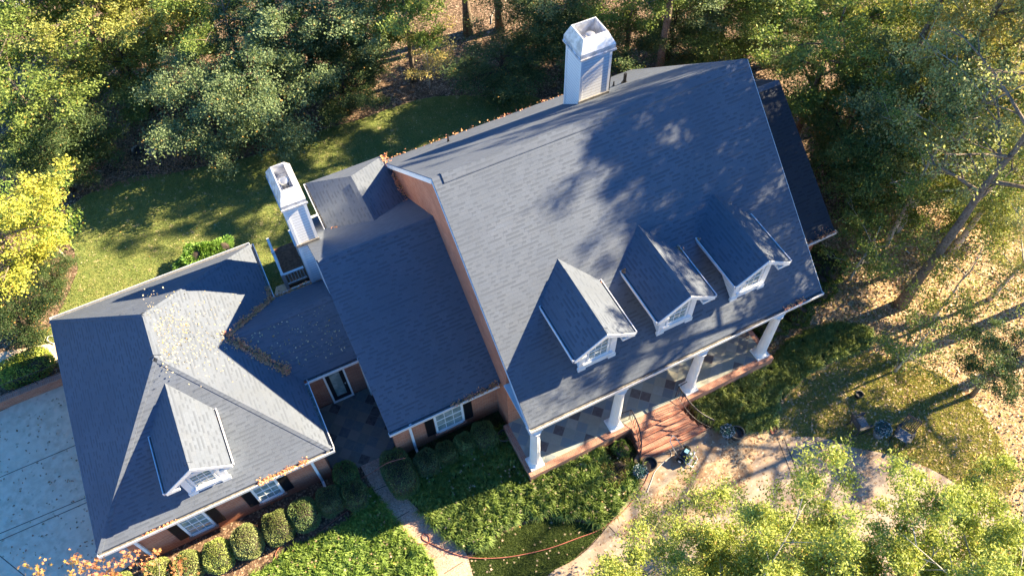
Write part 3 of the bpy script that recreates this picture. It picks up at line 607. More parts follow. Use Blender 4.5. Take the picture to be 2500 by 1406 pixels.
# rear deck beside the small chimney
dk = MB().box(-5.85, -4.8, 5.0, 7.3, 1.15, 1.3); P(dk, 'deck_floor', M['wood'])
P(MB().box(-5.85, -5.75, 5.0, 5.1, 0, 1.15).box(-4.9, -4.8, 5.0, 5.1, 0, 1.15), 'deck_post', M['white'])
rl = MB()
def drail(p, q, z, n):
    p, q = Vector(p), Vector(q); d = (q - p).normalized(); nn = Vector((-d.y, d.x, 0)) * .055
    rl.prism([p + nn + Vector((0, 0, z)), q + nn + Vector((0, 0, z)), q - nn + Vector((0, 0, z)), p - nn + Vector((0, 0, z))], (0, 0, .05))
    rl.prism([p + nn * .5 + Vector((0, 0, 1.38)), q + nn * .5 + Vector((0, 0, 1.38)), q - nn * .5 + Vector((0, 0, 1.38)), p - nn * .5 + Vector((0, 0, 1.38))], (0, 0, .05))
    for k in range(n): c = p.lerp(q, (k + .5) / n); rl.box(c.x - .018, c.x + .018, c.y - .018, c.y + .018, 1.4, z)
drail((-5.8, 5.05, 0), (-5.8, 7.3, 0), 2.1, 14); drail((-5.8, 5.05, 0), (-4.85, 5.05, 0), 2.1, 7); drail((-4.78, 6.3, 0), (-4.78, 7.3, 0), 2.1, 7)
rl.box(-5.87, -5.73, 4.98, 5.12, 0, 2.2).box(-5.87, -5.73, 6.3, 6.44, 1.3, 2.25)
P(rl, 'deck_railing', M['white']); rl = MB(); drail((-4.0, 7.2, 0), (-3.2, 7.2, 0), 2.5, 6); P(rl, 'rear_railing', M['white'])
P(MB().box(-5.5, -4.6, 4.45, 4.95, .05, .5).box(-5.5, -4.6, 4.1, 4.45, .05, .28), 'deck_steps', M['concrete'])

exec_after = []
# ------------------------------------------------------------------ leaves on the ground and roof
def stuff(name, V, k, m, col, seed, label=None):
    r = np.random.default_rng(seed); me = npmesh(name, V, k, m, r.random(len(V) // k))
    o = bpy.data.objects.new(name, me); COL.objects.link(o); o.color = tuple(col) + (1,); o['kind'] = 'stuff'
    if label: o['label'] = label
    return o
def plane_pts(p0, eu, ev, n, r, fu, fv): return np.array(p0) + np.outer(fu, eu) + np.outer(fv, ev)
r = np.random.default_rng(5)
tan = (.50, .36, .22)
pts = []
def vstrip(p, q, n, w, lift=.03):
    t = r.random(n); k_ = r.uniform(2, 5); t = t[r.random(n) < .62 + .38 * np.sin(t * 6.28 * k_ + r.random() * 6)]; n = len(t); p, q = np.array(p, float), np.array(q, float); Q = p + np.outer(t, q - p)
    d = (q - p) / np.linalg.norm(q - p); nrm = np.array([-d[1], d[0], 0]); nrm /= np.linalg.norm(nrm)
    off = r.normal(size=n) * w; Q = Q + np.outer(off, nrm); Q[:, 2] += lift + np.abs(off) * .75 + r.random(n) * .03; return Q
pts.append(vstrip((-8.45, 1.1, 4.72), (-6.9, -.6, 3.5), 1700, .10)); pts.append(vstrip((-8.45, 1.2, 4.72), (-6.55, 3.15, 3.27), 1500, .08)); pts.append(vstrip((-6.6, 3.25, 3.2), (-4.4, 3.27, 3.18), 500, .05, .0))
pts.append(vstrip((-6.6, 3.0, 3.27), (-6.5, 3.9, 3.2), 250, .06))
pts.append(vstrip((-9.3, -4.12, 3.15), (-7.4, -4.12, 3.15), 600, .06)); pts.append(vstrip((-13.4, -4.12, 3.12), (-12.1, -4.12, 3.12), 250, .04)); pts.append(vstrip((-2.0, -4.57, 3.3), (0, -4.55, 3.35), 500, .06)); pts.append(vstrip((.3, 7.05, zr(7.05)), (9, 7.05, zr(7.05)), 200, .05, .02)); pts.append(vstrip((10.9, -7.18, 4.4), (11.9, -7.15, 4.42), 150, .05))
pts.append(vstrip((0.0, 2.9, 5.15), (-1.1, 3.1, 5.5), 350, .08)); pts.append(vstrip((0.0, 3.0, 5.1), (.05, 6.8, 5.05), 700, .07)); pts.append(vstrip((-3.4, 3.9, 5.0), (-3.1, 3.75, 5.15), 120, .06))
pts.append(vstrip((13.0, -4.5, 3.35), (15.8, -4.5, 3.35), 450, .12)); pts.append(vstrip((5.25, -4.2, 6.92), (5.3, -4.35, 6.9), 40, .04)); pts.append(vstrip((7.55, -4.2, 6.92), (7.6, -4.5, 6.85), 80, .05)); pts.append(vstrip((4.3, -4.25, 6.85), (4.33, -4.4, 6.8), 40, .03)); pts.append(vstrip((8.47, -4.2, 6.9), (8.47, -4.35, 6.85), 50, .03)); pts.append(vstrip((-9.6, -2.0, 4.95), (-9.62, -2.15, 4.9), 60, .04))
Q = np.vstack(pts); stuff('roof_leaf_litter', leaf_quads(Q, .085, .6, r, 1.5), 4, M['dryleaf'], (.80, .38, .2), 3, 'brown fallen leaves heaped in roof valleys and gutters')
# scattered pale leaves on the garage roof right slope and breezeway
n = 560; x = -10.6 + np.abs(r.normal(size=n)) * 1.1; y = 1.4 + r.normal(size=n) * 1.0; ok = (x < -7) & (y < 3.6) & (y > -1.2); x, y = x[ok], y[ok]
Q = np.c_[x, y, GZ - ks * (x - gm_) + .02]
x2 = -8 + r.random(220) * 3.5; y2 = -.6 + r.random(220) * 1.6; Q = np.vstack([Q, np.c_[x2, y2, 3.255 + (y2 + .95) * .733 + .02]])
stuff('roof_leaf_scatter', leaf_quads(Q, .075, .6, r, 3), 4, M['dryleaf'], (.62, .52, .34), 4, 'pale yellow leaves scattered over the garage roof')
# star-shaped leaves over front beds and lawn
for nm, poly, n, z, sz_, col, sd_ in (('fallen_leaves', P_bed, 300, .36, .11, (.44, .35, .24), 21), ('fallen_leaves', P_isl, 70, .05, .11, (.42, .33, .22), 22), ('fallen_leaves', P_low, 170, .34, .11, (.5, .36, .22), 23), ('fallen_leaves', P_strip, 600, .02, .10, (.55, .36, .24), 24), ('fallen_leaves', P_back, 2600, .03, .08, (.55, .48, .30), 25), ('fallen_leaves', P_frl, 900, .03, .09, (.55, .38, .24), 26)):
    q = scatter(poly, n, sd_); rr = np.random.default_rng(sd_)
    if nm == 'fallen_leaves' and n in (300,): q = q[(q[:, 1] < -5.2)]
    Q = np.c_[q, np.full(len(q), z)]
    stuff(nm, star_leaves(Q, sz_, rr, 1.5, True), 10, M['dryleaf'], col, sd_, 'pale star shaped leaves lying on the ground')
cq = scatter([(-19, -5), (-15, -5), (-15, 5), (-19, 5)], 260, 31); stuff('driveway_leaves', leaf_quads(np.c_[cq, np.full(len(cq), .055)], .10, .6, r, 4), 4, M['dryleaf'], (.34, .2, .12), 31, 'small brown leaves on the concrete parking court')
fq = np.vstack([scatter(P_dry, 14000, 32)]); stuff('ground_leaf_litter', leaf_quads(np.c_[fq, .02 + r.random(len(fq)) * .04], .12, .6, r, 1.2), 4, M['dryleaf'], (.62, .45, .3), 32, 'dry tan leaves thick on the ground right of the house')
wq = scatter([(G(180, 250).x, G(180, 250).y), (G(520, 180).x, G(520, 180).y), (G(760, 320).x, G(760, 320).y), (G(560, 395).x, G(560, 395).y), (G(190, 480).x, G(190, 480).y)], 9000, 33)
stuff('woodland_leaf_litter', leaf_quads(np.c_[wq, .02 + r.random(len(wq)) * .04], .12, .6, r, 1.2), 4, M['dryleaf'], (.32, .19, .12), 33, 'brown leaf litter under the trees behind the lawn')

# ------------------------------------------------------------------ grassy ground cover
def tufts(name, poly, n, hgt, width, col, seed, label, blades=34, cut=None, drop=.0):
    r = np.random.default_rng(seed); c = scatter(poly, n, seed)
    if cut is not None: c = c[cut(c)]
    n = len(c); N_ = n * blades; C3 = np.repeat(np.c_[c, np.zeros(n)], blades, 0); sc = np.repeat(.65 + .7 * r.random(n), blades)[:, None]
    ph = r.random(N_) * 2 * np.pi; out = np.c_[np.cos(ph), np.sin(ph), np.zeros(N_)]; reach = (.25 + .75 * r.random((N_, 1))) * hgt * .85 * sc; ht = hgt * (.6 + .5 * r.random((N_, 1))) * sc
    side = np.c_[-np.sin(ph), np.cos(ph), np.zeros(N_)] * width / 2
    b0 = C3 + out * .03; b1 = C3 + out * reach * .45 + np.c_[np.zeros((N_, 2)), ht * .92]; b2 = C3 + out * reach * 1.05 + np.c_[np.zeros((N_, 2)), ht * .62]
    V = np.stack([b0 - side, b0 + side, b1 + side, b1 - side, b1 - side, b1 + side, b2 + side * .3, b2 - side * .3], 1).reshape(-1, 3)
    me = npmesh(name, V, 4, M['blade'], np.repeat(np.clip(np.repeat(r.random(n), blades) * .5 + r.random(N_) * .44, 0, 1), 2))
    o = bpy.data.objects.new(name, me); COL.objects.link(o); o.color = tuple(col) + (1,); tag(o, label, None, None, 'stuff'); return o
tufts('ground_cover', P_bed, 1500, .38, .022, (.20, .29, .07), 41, 'long bladed green ground cover in the curved front bed', 34, lambda c: (c[:, 1] < -4.9 - .0 * c[:, 0]) & ~((c[:, 0] > 3.0) & (c[:, 1] > -8.7)))
tufts('lush_ground_cover', P_low, 900, .36, .022, (.25, .37, .08), 42, 'bright grassy ground cover left of the walkway', 34)
tufts('side_ground_cover', P_bed2, 900, .3, .022, (.24, .30, .09), 43, 'grassy ground cover right of the porch', 30)
def turf(name, poly, n, hgt, col, seed, label):
    r = np.random.default_rng(seed); c = scatter(poly, n, seed); a_ = r.random(n) * 6.28; s_ = .012
    B = np.c_[c, np.full(n, .01)]; sd_ = np.c_[np.cos(a_), np.sin(a_), np.zeros(n)] * s_; tip = B + np.c_[r.normal(size=(n, 2)) * hgt * .5, hgt * (.6 + .6 * r.random(n))]
    o = bpy.data.objects.new(name, npmesh(name, np.stack([B - sd_, B + sd_, tip], 1).reshape(-1, 3), 3, M['blade'], r.random(n) * .93)); COL.objects.link(o); o.color = tuple(col) + (1,); tag(o, label, None, None, 'stuff')
turf('mown_grass', P_frl, 60000, .07, (.44, .42, .14), 51, 'patchy yellow green grass around the rocking chairs')
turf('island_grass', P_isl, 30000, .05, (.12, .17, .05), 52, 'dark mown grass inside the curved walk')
turf('back_grass', P_back, 110000, .06, (.23, .28, .09), 53, 'mown grass of the back lawn')

# ------------------------------------------------------------------ shrubs
def shrub_mesh(seed, n=5200, leaf=.045, flat_=1.0, core=True, irregular=.06):
    r = np.random.default_rng(seed); D = r.normal(size=(n, 3)); D /= np.linalg.norm(D, axis=1, keepdims=True); D[:, 2] = np.where(D[:, 2] < -.55, -D[:, 2], D[:, 2])
    k = 1 / (np.abs(D[:, 0]) ** 2.6 + np.abs(D[:, 1]) ** 2.6 + np.abs(D[:, 2]) ** 2.6) ** (1 / 2.6)
    w = 1 + irregular * np.sin(D[:, 0] * 5 + seed) * np.cos(D[:, 1] * 4 + seed * 2) + irregular * .5 * np.sin(D[:, 2] * 9 + D[:, 0] * 7)
    rad = k * w * (1 - .13 * r.random(n) ** 2)
    Pn = D * rad[:, None]
    V = leaf_quads(Pn, leaf, .6, r, .3)
    # dark inner body
    return Pn, V
def make_shrub(name, label, cat, loc, rad, hgt, col, seed, group=None, leaf=.05, n=5200, irr=.06, mm='needle'):
    t = thing(name, label, cat, loc, 0, group); Pn, V = shrub_mesh(seed, n, 1, 1, True, irr)
    r = np.random.default_rng(seed); V = leaf_quads(Pn * np.array([rad[0], rad[1], hgt / 2]) + np.array([0, 0, hgt / 2]), leaf, .6, r, .3)
    me = npmesh('foliage', V, 4, M[mm], r.random(len(V) // 4) * .93); o = part('foliage', me, t); o.color = tuple(col) + (1,)
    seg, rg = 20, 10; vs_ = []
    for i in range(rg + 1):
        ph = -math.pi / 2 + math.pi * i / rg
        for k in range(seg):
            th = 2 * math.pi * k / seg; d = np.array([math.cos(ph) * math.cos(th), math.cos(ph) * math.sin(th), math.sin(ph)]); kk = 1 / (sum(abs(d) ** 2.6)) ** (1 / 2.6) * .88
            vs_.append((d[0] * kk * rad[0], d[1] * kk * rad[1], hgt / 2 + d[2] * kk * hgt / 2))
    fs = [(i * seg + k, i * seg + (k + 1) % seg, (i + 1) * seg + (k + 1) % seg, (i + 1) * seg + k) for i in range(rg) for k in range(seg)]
    part('branches', mkmesh('branches', vs_, fs, M['bark_dark'], True), t)  # solid dark core standing in for the shade between leaves, no real branches
    return t
gb_ = (.16, .22, .08); gb_lit = (.30, .35, .12)  # same boxwood green twice, the second paler to stand for sunlight
BX = [((-15.3, -4.3), .55, .8, gb_lit, 'clipped boxwood cut by the bottom edge of the photo, below the garage corner'),
      ((-13.95, -4.45), .55, .85, gb_lit, 'clipped boxwood seen through the orange maple leaves'),
      ((-12.85, -4.75), .58, 1.0, gb_lit, 'sunlit round boxwood below the left garage window, nearest the orange leaves'),
      ((-11.8, -4.85), .60, 1.05, gb_lit, 'sunlit round boxwood below the right side of the left garage window'),
      ((-10.7, -4.85), .62, 1.1, gb_lit, 'brightest round boxwood, midway between the two garage windows'),
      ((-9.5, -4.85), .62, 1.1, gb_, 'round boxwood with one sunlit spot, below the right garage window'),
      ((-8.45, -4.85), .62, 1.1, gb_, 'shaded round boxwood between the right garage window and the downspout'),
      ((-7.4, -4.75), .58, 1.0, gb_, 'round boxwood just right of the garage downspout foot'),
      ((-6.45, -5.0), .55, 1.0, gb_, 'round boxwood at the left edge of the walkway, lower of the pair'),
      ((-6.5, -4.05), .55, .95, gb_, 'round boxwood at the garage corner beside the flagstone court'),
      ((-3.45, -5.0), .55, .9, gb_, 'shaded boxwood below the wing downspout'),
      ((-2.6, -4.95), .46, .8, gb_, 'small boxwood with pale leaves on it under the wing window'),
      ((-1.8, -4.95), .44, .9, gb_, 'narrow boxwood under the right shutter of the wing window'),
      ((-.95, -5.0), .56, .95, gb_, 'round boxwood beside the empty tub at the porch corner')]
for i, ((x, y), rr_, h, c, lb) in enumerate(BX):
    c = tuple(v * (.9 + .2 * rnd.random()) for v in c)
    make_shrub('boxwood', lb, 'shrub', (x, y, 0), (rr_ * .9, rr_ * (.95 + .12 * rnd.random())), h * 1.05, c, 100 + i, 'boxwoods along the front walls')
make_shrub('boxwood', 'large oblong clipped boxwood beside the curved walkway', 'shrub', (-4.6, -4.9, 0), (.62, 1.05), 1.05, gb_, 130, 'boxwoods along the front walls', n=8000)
make_shrub('round_bush', 'glowing yellow green mounded bush behind the low brick wall', 'bush', (-17.2, 6.75, 0), (1.15, .75), .95, (.38, .46, .10), 131, leaf=.09, n=5200, irr=.1, mm='leaf')
make_shrub('feathery_bush', 'bright green feathery bush on the lawn behind the garage roof', 'bush', (-8.6, 9.0, 0), (1.2, .7), 1.0, (.20, .36, .07), 132, leaf=.14, n=4500, irr=.25, mm='leaf')
for i, (p, rr_, h, lb) in enumerate([((16.3, -4.6), .9, 1.3, 'loose green shrub at the far right wing corner'), ((15.2, -5.4), .75, 1.2, 'green shrub beside the right roof corner'), ((13.6, -6.0), .65, 1.1, 'round green shrub under the right end of the front gutter'), ((12.3, -5.9), .7, 1.1, 'shaded shrub behind the right hand column')]):
    make_shrub('side_shrub', lb, 'shrub', (p[0], p[1], 0), (rr_, rr_), h, (.10, .15, .04), 140 + i, 'shrubs along the right end of the house', leaf=.09, n=3000, irr=.2, mm='leaf')
p = G(1530, 1062, .4); make_shrub('low_shrub', 'small green shrub tucked against the left side of the steps', 'shrub', (3.7, -7.95, 0), (.32, .34), .6, (.12, .2, .04), 150, leaf=.06, n=1500, irr=.2, mm='leaf')
make_shrub('low_shrub', 'sprawling red green plant in the bed beside the steps', 'shrub', (3.1, -8.7, 0), (.6, .5), .4, (.18, .17, .06), 151, leaf=.08, n=1400, irr=.3, mm='leaf')

# ------------------------------------------------------------------ trees
def tree_mesh(seed, Hh, R, base, leaf, nl, asp=.55, nlimb=9, clump=.75, trunk_r=.22, upright=.5, star=False, sparse=0.0, fill=1.0):
    """trunk+limbs mesh data, leaf array; crown between z=base and z=Hh, radius R"""
    r = np.random.default_rng(seed); q = random.Random(seed); tb = MB(); lb_ = MB(); tips = []
    lean = Vector((q.uniform(-.03, .03), q.uniform(-.03, .03), 0))
    n = 7; tp = [Vector((0, 0, -.1)) + (lean * (Hh * i / n) + Vector((q.uniform(-.1, .1), q.uniform(-.1, .1), 0)) * (i / n) * 1.2) + Vector((0, 0, Hh * .9 * i / n)) for i in range(n + 1)]
    tb.tube(tp, [trunk_r * (1.25 if i == 0 else 1) * (1 - .85 * i / n) for i in range(n + 1)], 8)
    for k in range(nlimb):
        f = (k + .5) / nlimb; z0 = base + (Hh - base) * (.02 + .72 * f); t = z0 / (Hh * .9) * n; i = min(int(t), n - 1); p0 = tp[i].lerp(tp[i + 1], t - i)
        th = k * 2.4 + q.uniform(-.4, .4); zc = (base + Hh) / 2; rel = (z0 - zc) / ((Hh - base) / 2); env = R * math.sqrt(max(.12, 1 - rel * rel * .85)); ln = env * q.uniform(.75, 1.05)
        d = Vector((math.cos(th), math.sin(th), 0)); p1 = p0 + d * ln * .5 + Vector((0, 0, ln * upright * .45)); p2 = p0 + d * ln + Vector((0, 0, ln * upright * .7 + q.uniform(-.3, .3)))
        pth = spline([p0, p1, p2], 3, False); rl_ = trunk_r * .42 * (1 - .5 * f); lb_.tube(pth, [rl_ * (1 - .85 * j / (len(pth) - 1)) for j in range(len(pth))], 5)
        for j in range(5):
            s0 = pth[min(len(pth) - 1, 1 + j)]; th2 = th + q.uniform(-1.2, 1.2); l2 = ln * q.uniform(.22, .42); s1 = s0 + Vector((math.cos(th2), math.sin(th2), q.uniform(-.15, .9) * upright * 1.3)) * l2
            lb_.tube([s0, s0.lerp(s1, .5) + Vector((0, 0, .06)), s1], [rl_ * .4, rl_ * .25, rl_ * .08], 4); tips.append((s1, 1.0)); tips.append((s0.lerp(s1, .6), .7))
            for j2 in range(2):
                s2 = s1 + Vector((q.uniform(-1, 1), q.uniform(-1, 1), q.uniform(-.3, .8))).normalized() * l2 * .5; lb_.tube([s0.lerp(s1, .6), s2], [rl_ * .15, rl_ * .04], 3); tips.append((s2, .8))
    top = tp[-1]; tips += [(top + Vector((q.uniform(-.5, .5), q.uniform(-.5, .5), q.uniform(-.3, .6))), 1) for _ in range(4)]
    # extra outer clumps filling the envelope
    for _ in range(int(30 * fill)):
        d = Vector((q.gauss(0, 1), q.gauss(0, 1), q.gauss(0, 1))).normalized(); rr_ = q.uniform(.55, .98)
        tips.append((Vector((d.x * R * rr_, d.y * R * rr_, (base + Hh) / 2 + d.z * (Hh - base) / 2 * rr_)), .9))
    tips = [t for t in tips if q.random() > sparse]
    wts = np.array([w for _, w in tips]) * r.uniform(.5, 1.4, len(tips)); cnt = (wts / wts.sum() * nl).astype(int); Pl = []
    for (c, w), m_ in zip(tips, cnt):
        cs = clump * w * q.uniform(.7, 1.25); g = r.normal(size=(m_, 3)); g /= np.linalg.norm(g, axis=1, keepdims=True) + 1e-9; g *= (r.random((m_, 1)) ** .45) * cs * (1 + .25 * r.normal(size=(m_, 1))); g[:, 2] *= .6; Pl.append(np.array(c) + g)
    Pl = np.vstack(Pl)
    V = star_leaves(Pl, leaf, r, .6) if star else leaf_quads(Pl, leaf, asp, r, .35)
    at = np.clip(r.random(len(Pl)) * .97, 0, 1)
    return tb, lb_, V, at
TREE = {}
def tree_kind(key, bark, **k):
    star = k.get('star', False); tb, lb_, V, at = tree_mesh(**k)
    TREE[key] = (mkmesh('trunk', tb.v, tb.f, M[bark], True), mkmesh('branches', lb_.v, lb_.f, M[bark], True), npmesh('crown', V, 10 if star else 4, M['leaf'], at), k['Hh'], k['R'])
tree_kind('broad', 'bark', seed=1, Hh=12, R=4.2, base=3.5, leaf=.16, nl=22000, nlimb=11)
tree_kind('broad2', 'bark', seed=2, Hh=12, R=4.0, base=2.5, leaf=.15, nl=24000, nlimb=12, clump=.65)
tree_kind('dense', 'bark_dark', seed=3, Hh=8, R=3.4, base=.6, leaf=.13, nl=30000, nlimb=12, clump=.85, upright=.35, fill=2.2)
tree_kind('airy', 'bark_pale', seed=4, Hh=12, R=4.2, base=3, leaf=.13, nl=17000, nlimb=12, clump=.7, upright=.8, fill=.7, trunk_r=.2)
tree_kind('tall', 'bark', seed=5, Hh=21, R=4.6, base=10, leaf=.16, nl=30000, nlimb=13, clump=.8, trunk_r=.34, fill=1.4)
tree_kind('near', 'bark_pale', seed=6, Hh=13, R=4.0, base=5, leaf=.115, nl=165000, asp=.38, nlimb=18, clump=.55, upright=.9, fill=1.6, trunk_r=.2)
tree_kind('near2', 'bark_pale', seed=9, Hh=13, R=4.0, base=5, leaf=.115, nl=150000, asp=.38, nlimb=17, clump=.53, upright=.9, fill=1.3, trunk_r=.18)
tree_kind('sapling', 'bark_pale', seed=7, Hh=6, R=2.2, base=1.0, leaf=.12, nl=4200, nlimb=8, clump=.5, upright=.7, fill=.5, trunk_r=.07)
tree_kind('gum', 'twig', seed=8, Hh=9, R=2.3, base=5, leaf=.17, nl=2000, nlimb=10, clump=.40, upright=1.1, fill=.3, trunk_r=.05, star=True, sparse=.15)
tree_kind('bare', 'bark', seed=10, Hh=19, R=5.5, base=8, leaf=.15, nl=3500, nlimb=10, clump=.8, trunk_r=.36, fill=.3, sparse=.3)
cnt_k = {}
def tree(kind, x, y, sH, sR, rz, col, label, name='tree', group=None):
    t = thing(name, label, 'tree', (x, y, 0), rz, group); t.scale = (sR, sR, sH)
    tr, br, cr, _, _ = TREE[kind]
    part('trunk', tr, t); part('branches', br, t); c = part('crown', cr, t); c.color = tuple(col) + (1,)
    return t
dk_ = (.10, .16, .06); md = (.21, .29, .07); yg = (.34, .37, .10); by = (.58, .58, .10); gg = (.20, .28, .14); og = (.56, .48, .18); ol = (.46, .47, .18)
def tp(kind, u, v, zc, Ht, R, rz, col, label, name='tree'):   # crown centre seen at (u,v), at height zc
    q = G(u, v, zc); return tree(kind, q.x, q.y, Ht / TREE[kind][3], R / TREE[kind][4], rz, col, label, name, 'trees around the house')
# back left woods
tp('broad', 90, 60, 4, 9, 4.2, 0, md, 'yellowish green tree in the top left corner of the photo', 'broadleaf_tree')
tp('broad2', 260, 110, 4, 9, 3.7, 1, yg, 'yellow green tree near the top left, right of the corner tree', 'broadleaf_tree')
tp('broad', 60, 240, 4, 8, 3.8, 2, md, 'mid green tree at the left edge below the corner tree', 'broadleaf_tree')
tp('dense', 150, 330, 2.5, 5, 2.6, 3, dk_, 'dark low tree above the bright yellow tree', 'evergreen_tree')
tp('broad2', 430, 60, 4, 9, 3.4, 2.2, yg, 'yellow tinged tree at the top beside bare grey twigs', 'broadleaf_tree')
tp('broad', 570, 120, 3.8, 8, 3.0, 4, md, 'green tree with yellow top above the evergreen behind the lawn', 'broadleaf_tree')
tp('dense', 510, 275, 3.2, 6.4, 2.9, 0, gg, 'grey green evergreen at the lawn edge, left of centre', 'evergreen_tree')
tp('dense', 640, 235, 3.4, 6.8, 3.0, 2, gg, 'second grey green evergreen, right behind the one at the lawn edge', 'evergreen_tree')
tp('broad2', 740, 70, 4, 9, 3.8, 1.2, gg, 'grey green tree with pale branches at the top, left of the woodland gap', 'broadleaf_tree')
tp('broad2', 880, 60, 4, 9, 3.6, 0, gg, 'grey green tree at the top, left of the bright twiggy tree', 'broadleaf_tree')
tp('broad', 985, 30, 4.5, 9, 3.2, 2.5, md, 'bright green tree with twiggy branches left of the bare trunks', 'broadleaf_tree')
tp('sapling', 1040, 140, 2.2, 4.5, 1.7, 1, og, 'thin sapling with a few orange and green leaves at the lawn edge', 'sapling')
tp('dense', 840, 215, 1.8, 4, 2.2, 1, dk_, 'dark shaded evergreen under the grey green trees', 'evergreen_tree')
tp('dense', 1225, 170, 1.2, 2.9, 2.8, 4, dk_, 'dark rounded magnolia left of the big chimney', 'magnolia_tree')
tp('broad', 180, 10, 3, 8, 3.8, 1.5, md, 'green tree at the top edge between the corner tree and the yellow green tree', 'broadleaf_tree')
tp('broad2', 345, 5, 3, 8, 3.6, 4.5, yg, 'yellow green tree cut by the top edge near the bare twigs', 'broadleaf_tree')
tp('broad', 500, 10, 3, 8, 3.4, 3.1, yg, 'yellow topped tree cut by the top edge above the evergreens', 'broadleaf_tree')
tp('broad2', 650, 120, 3.5, 7.5, 3.0, 5.2, gg, 'grey green tree squeezed behind the two evergreens', 'broadleaf_tree')
tp('dense', 1440, 130, 1.8, 4.5, 2.8, 1, dk_, 'dark bushy tree directly left of the big chimney shaft', 'evergreen_tree')
tp('dense', 1760, 95, 2, 5, 2.8, 3, md, 'mid green bushy tree along the right part of the rear ridge', 'evergreen_tree')
tp('dense', 1900, 90, 2, 5, 2.6, 4.4, gg, 'grey green bushy tree behind the right corner of the main roof', 'evergreen_tree')
tp('broad', 1985, 20, 3, 7.5, 3.2, 2, md, 'green tree at the top edge above the clearing', 'broadleaf_tree')
tp('dense', 2200, 160, 3, 6.5, 3.0, 0, md, 'mid green dense tree in the middle of the right woods', 'evergreen_tree')
tp('broad', 2400, 200, 4, 8, 3.6, 3.4, ol, 'olive tree low in the right woods under the pale branches', 'broadleaf_tree')
tp('dense', 2250, 350, 2.5, 5.5, 2.6, 2.2, gg, 'grey green dense tree above the bare leafy ground', 'evergreen_tree')
tp('dense', 2390, 480, 2, 5, 2.4, 5, md, 'green dense tree right of the leaning trunk', 'evergreen_tree')
tp('dense', 860, 120, 1.8, 4.5, 2.6, 2, dk_, 'dark understory tree between the second evergreen and the bare trunks', 'evergreen_tree')
tp('dense', 1330, 60, 2, 5, 2.8, 5, dk_, 'dark understory tree between the bare trunks and the big chimney', 'evergreen_tree')
tp('dense', 330, 200, 2, 5, 2.6, 4, (.17, .25, .08), 'green low tree above the leaf covered gap on the left', 'evergreen_tree')
tree('tall', 9.1, 18.4, .7, .8, 0, md, 'tree with the left of two bare dark trunks above the magnolia', 'tall_tree', 'trees around the house')
tree('tall', 10.9, 17.8, .7, .75, 2, dk_, 'tree with the right of two bare dark trunks above the magnolia', 'tall_tree', 'trees around the house')
tp('broad2', 1400, 40, 2.2, 7, 3.0, 2, gg, 'grey green tree directly behind the big chimney cap', 'broadleaf_tree')
tp('broad', 1540, 40, 3.4, 8.5, 3.2, 5, md, 'green tree just right of the big chimney top', 'broadleaf_tree')
tp('dense', 1640, 90, 1.8, 4.0, 2.6, 2, dk_, 'dark tree along the rear ridge, right of the chimney', 'evergreen_tree')
tp('broad2', 1740, 30, 2.5, 7, 3.4, 1, gg, 'blue green tree above the right part of the roof', 'broadleaf_tree')
tp('broad', 1880, 10, 3, 8, 3.2, 0, md, 'green tree behind the right end of the main ridge', 'broadleaf_tree')
# right woods
tp('broad2', 2030, 110, 6, 10, 3.5, 3, md, 'green tree above the sunny clearing right of the roof', 'broadleaf_tree')
tp('broad', 2180, 50, 6.5, 11, 3.6, 1, yg, 'yellow green tree at the top, third from the right corner', 'broadleaf_tree')
tp('airy', 2330, 70, 7, 12, 3.8, 3, ol, 'olive airy tree at the top, second from the right corner', 'airy_tree')
tp('airy', 2480, 110, 8, 13, 4.0, 5, og, 'yellow brown airy tree with pale trunk in the top right corner', 'airy_tree')
tp('dense', 2085, 300, 3.5, 7.5, 2.9, 5, (.17, .25, .08), 'deep green tree right of the far wing roof', 'evergreen_tree')
tp('dense', 2130, 440, 3, 6.5, 2.5, 1, (.17, .25, .08), 'deep green tree beside the wing roof corner', 'evergreen_tree')
tp('broad2', 2230, 260, 6, 10, 3.3, 5, gg, 'grey green tree between the dark tree and the pale branched trees', 'broadleaf_tree')
tp('airy', 2350, 300, 7, 11, 3.6, 1, ol, 'olive tree with long pale branches right of centre of the woods', 'airy_tree')
tp('airy', 2480, 400, 6, 10, 3.4, 2, yg, 'light green airy tree at the right edge, a third of the way down', 'airy_tree')
tp('airy', 2270, 420, 5, 8.5, 2.9, 4, md, 'green airy tree above the bare leafy ground on the right', 'airy_tree')
tp('broad', 2460, 880, 3, 5.2, 1.9, 0, dk_, 'dark leafed tree at the right edge above the rocking chairs', 'broadleaf_tree')
tp('airy', 2530, 600, 4, 7, 2.2, 0, ol, 'olive green thin tree at the right edge, mid height', 'airy_tree')
tp('sapling', 2110, 620, 2, 4.5, 2.0, 0, md, 'sparse green sapling on leafy ground right of the roof corner', 'sapling')
tp('sapling', 2340, 700, 2.5, 5.5, 2.2, 3, yg, 'sparse yellow green sapling right of the leaning trunk', 'sapling')
tp('sapling', 2230, 850, 2, 4.5, 1.8, 2, md, 'sparse green sapling between the big trunk and the front lawn', 'sapling')
tree('tall', 16.5, 9.6, .82, .72, 2.0, md, 'tall tree rising behind the far wing, crown above the top edge', 'tall_tree', 'tall trees right of the house')
tree('tall', 25.0, 10.2, .95, .75, 4.0, md, 'tall tree beyond the tall one behind the far wing', 'tall_tree', 'tall trees right of the house')
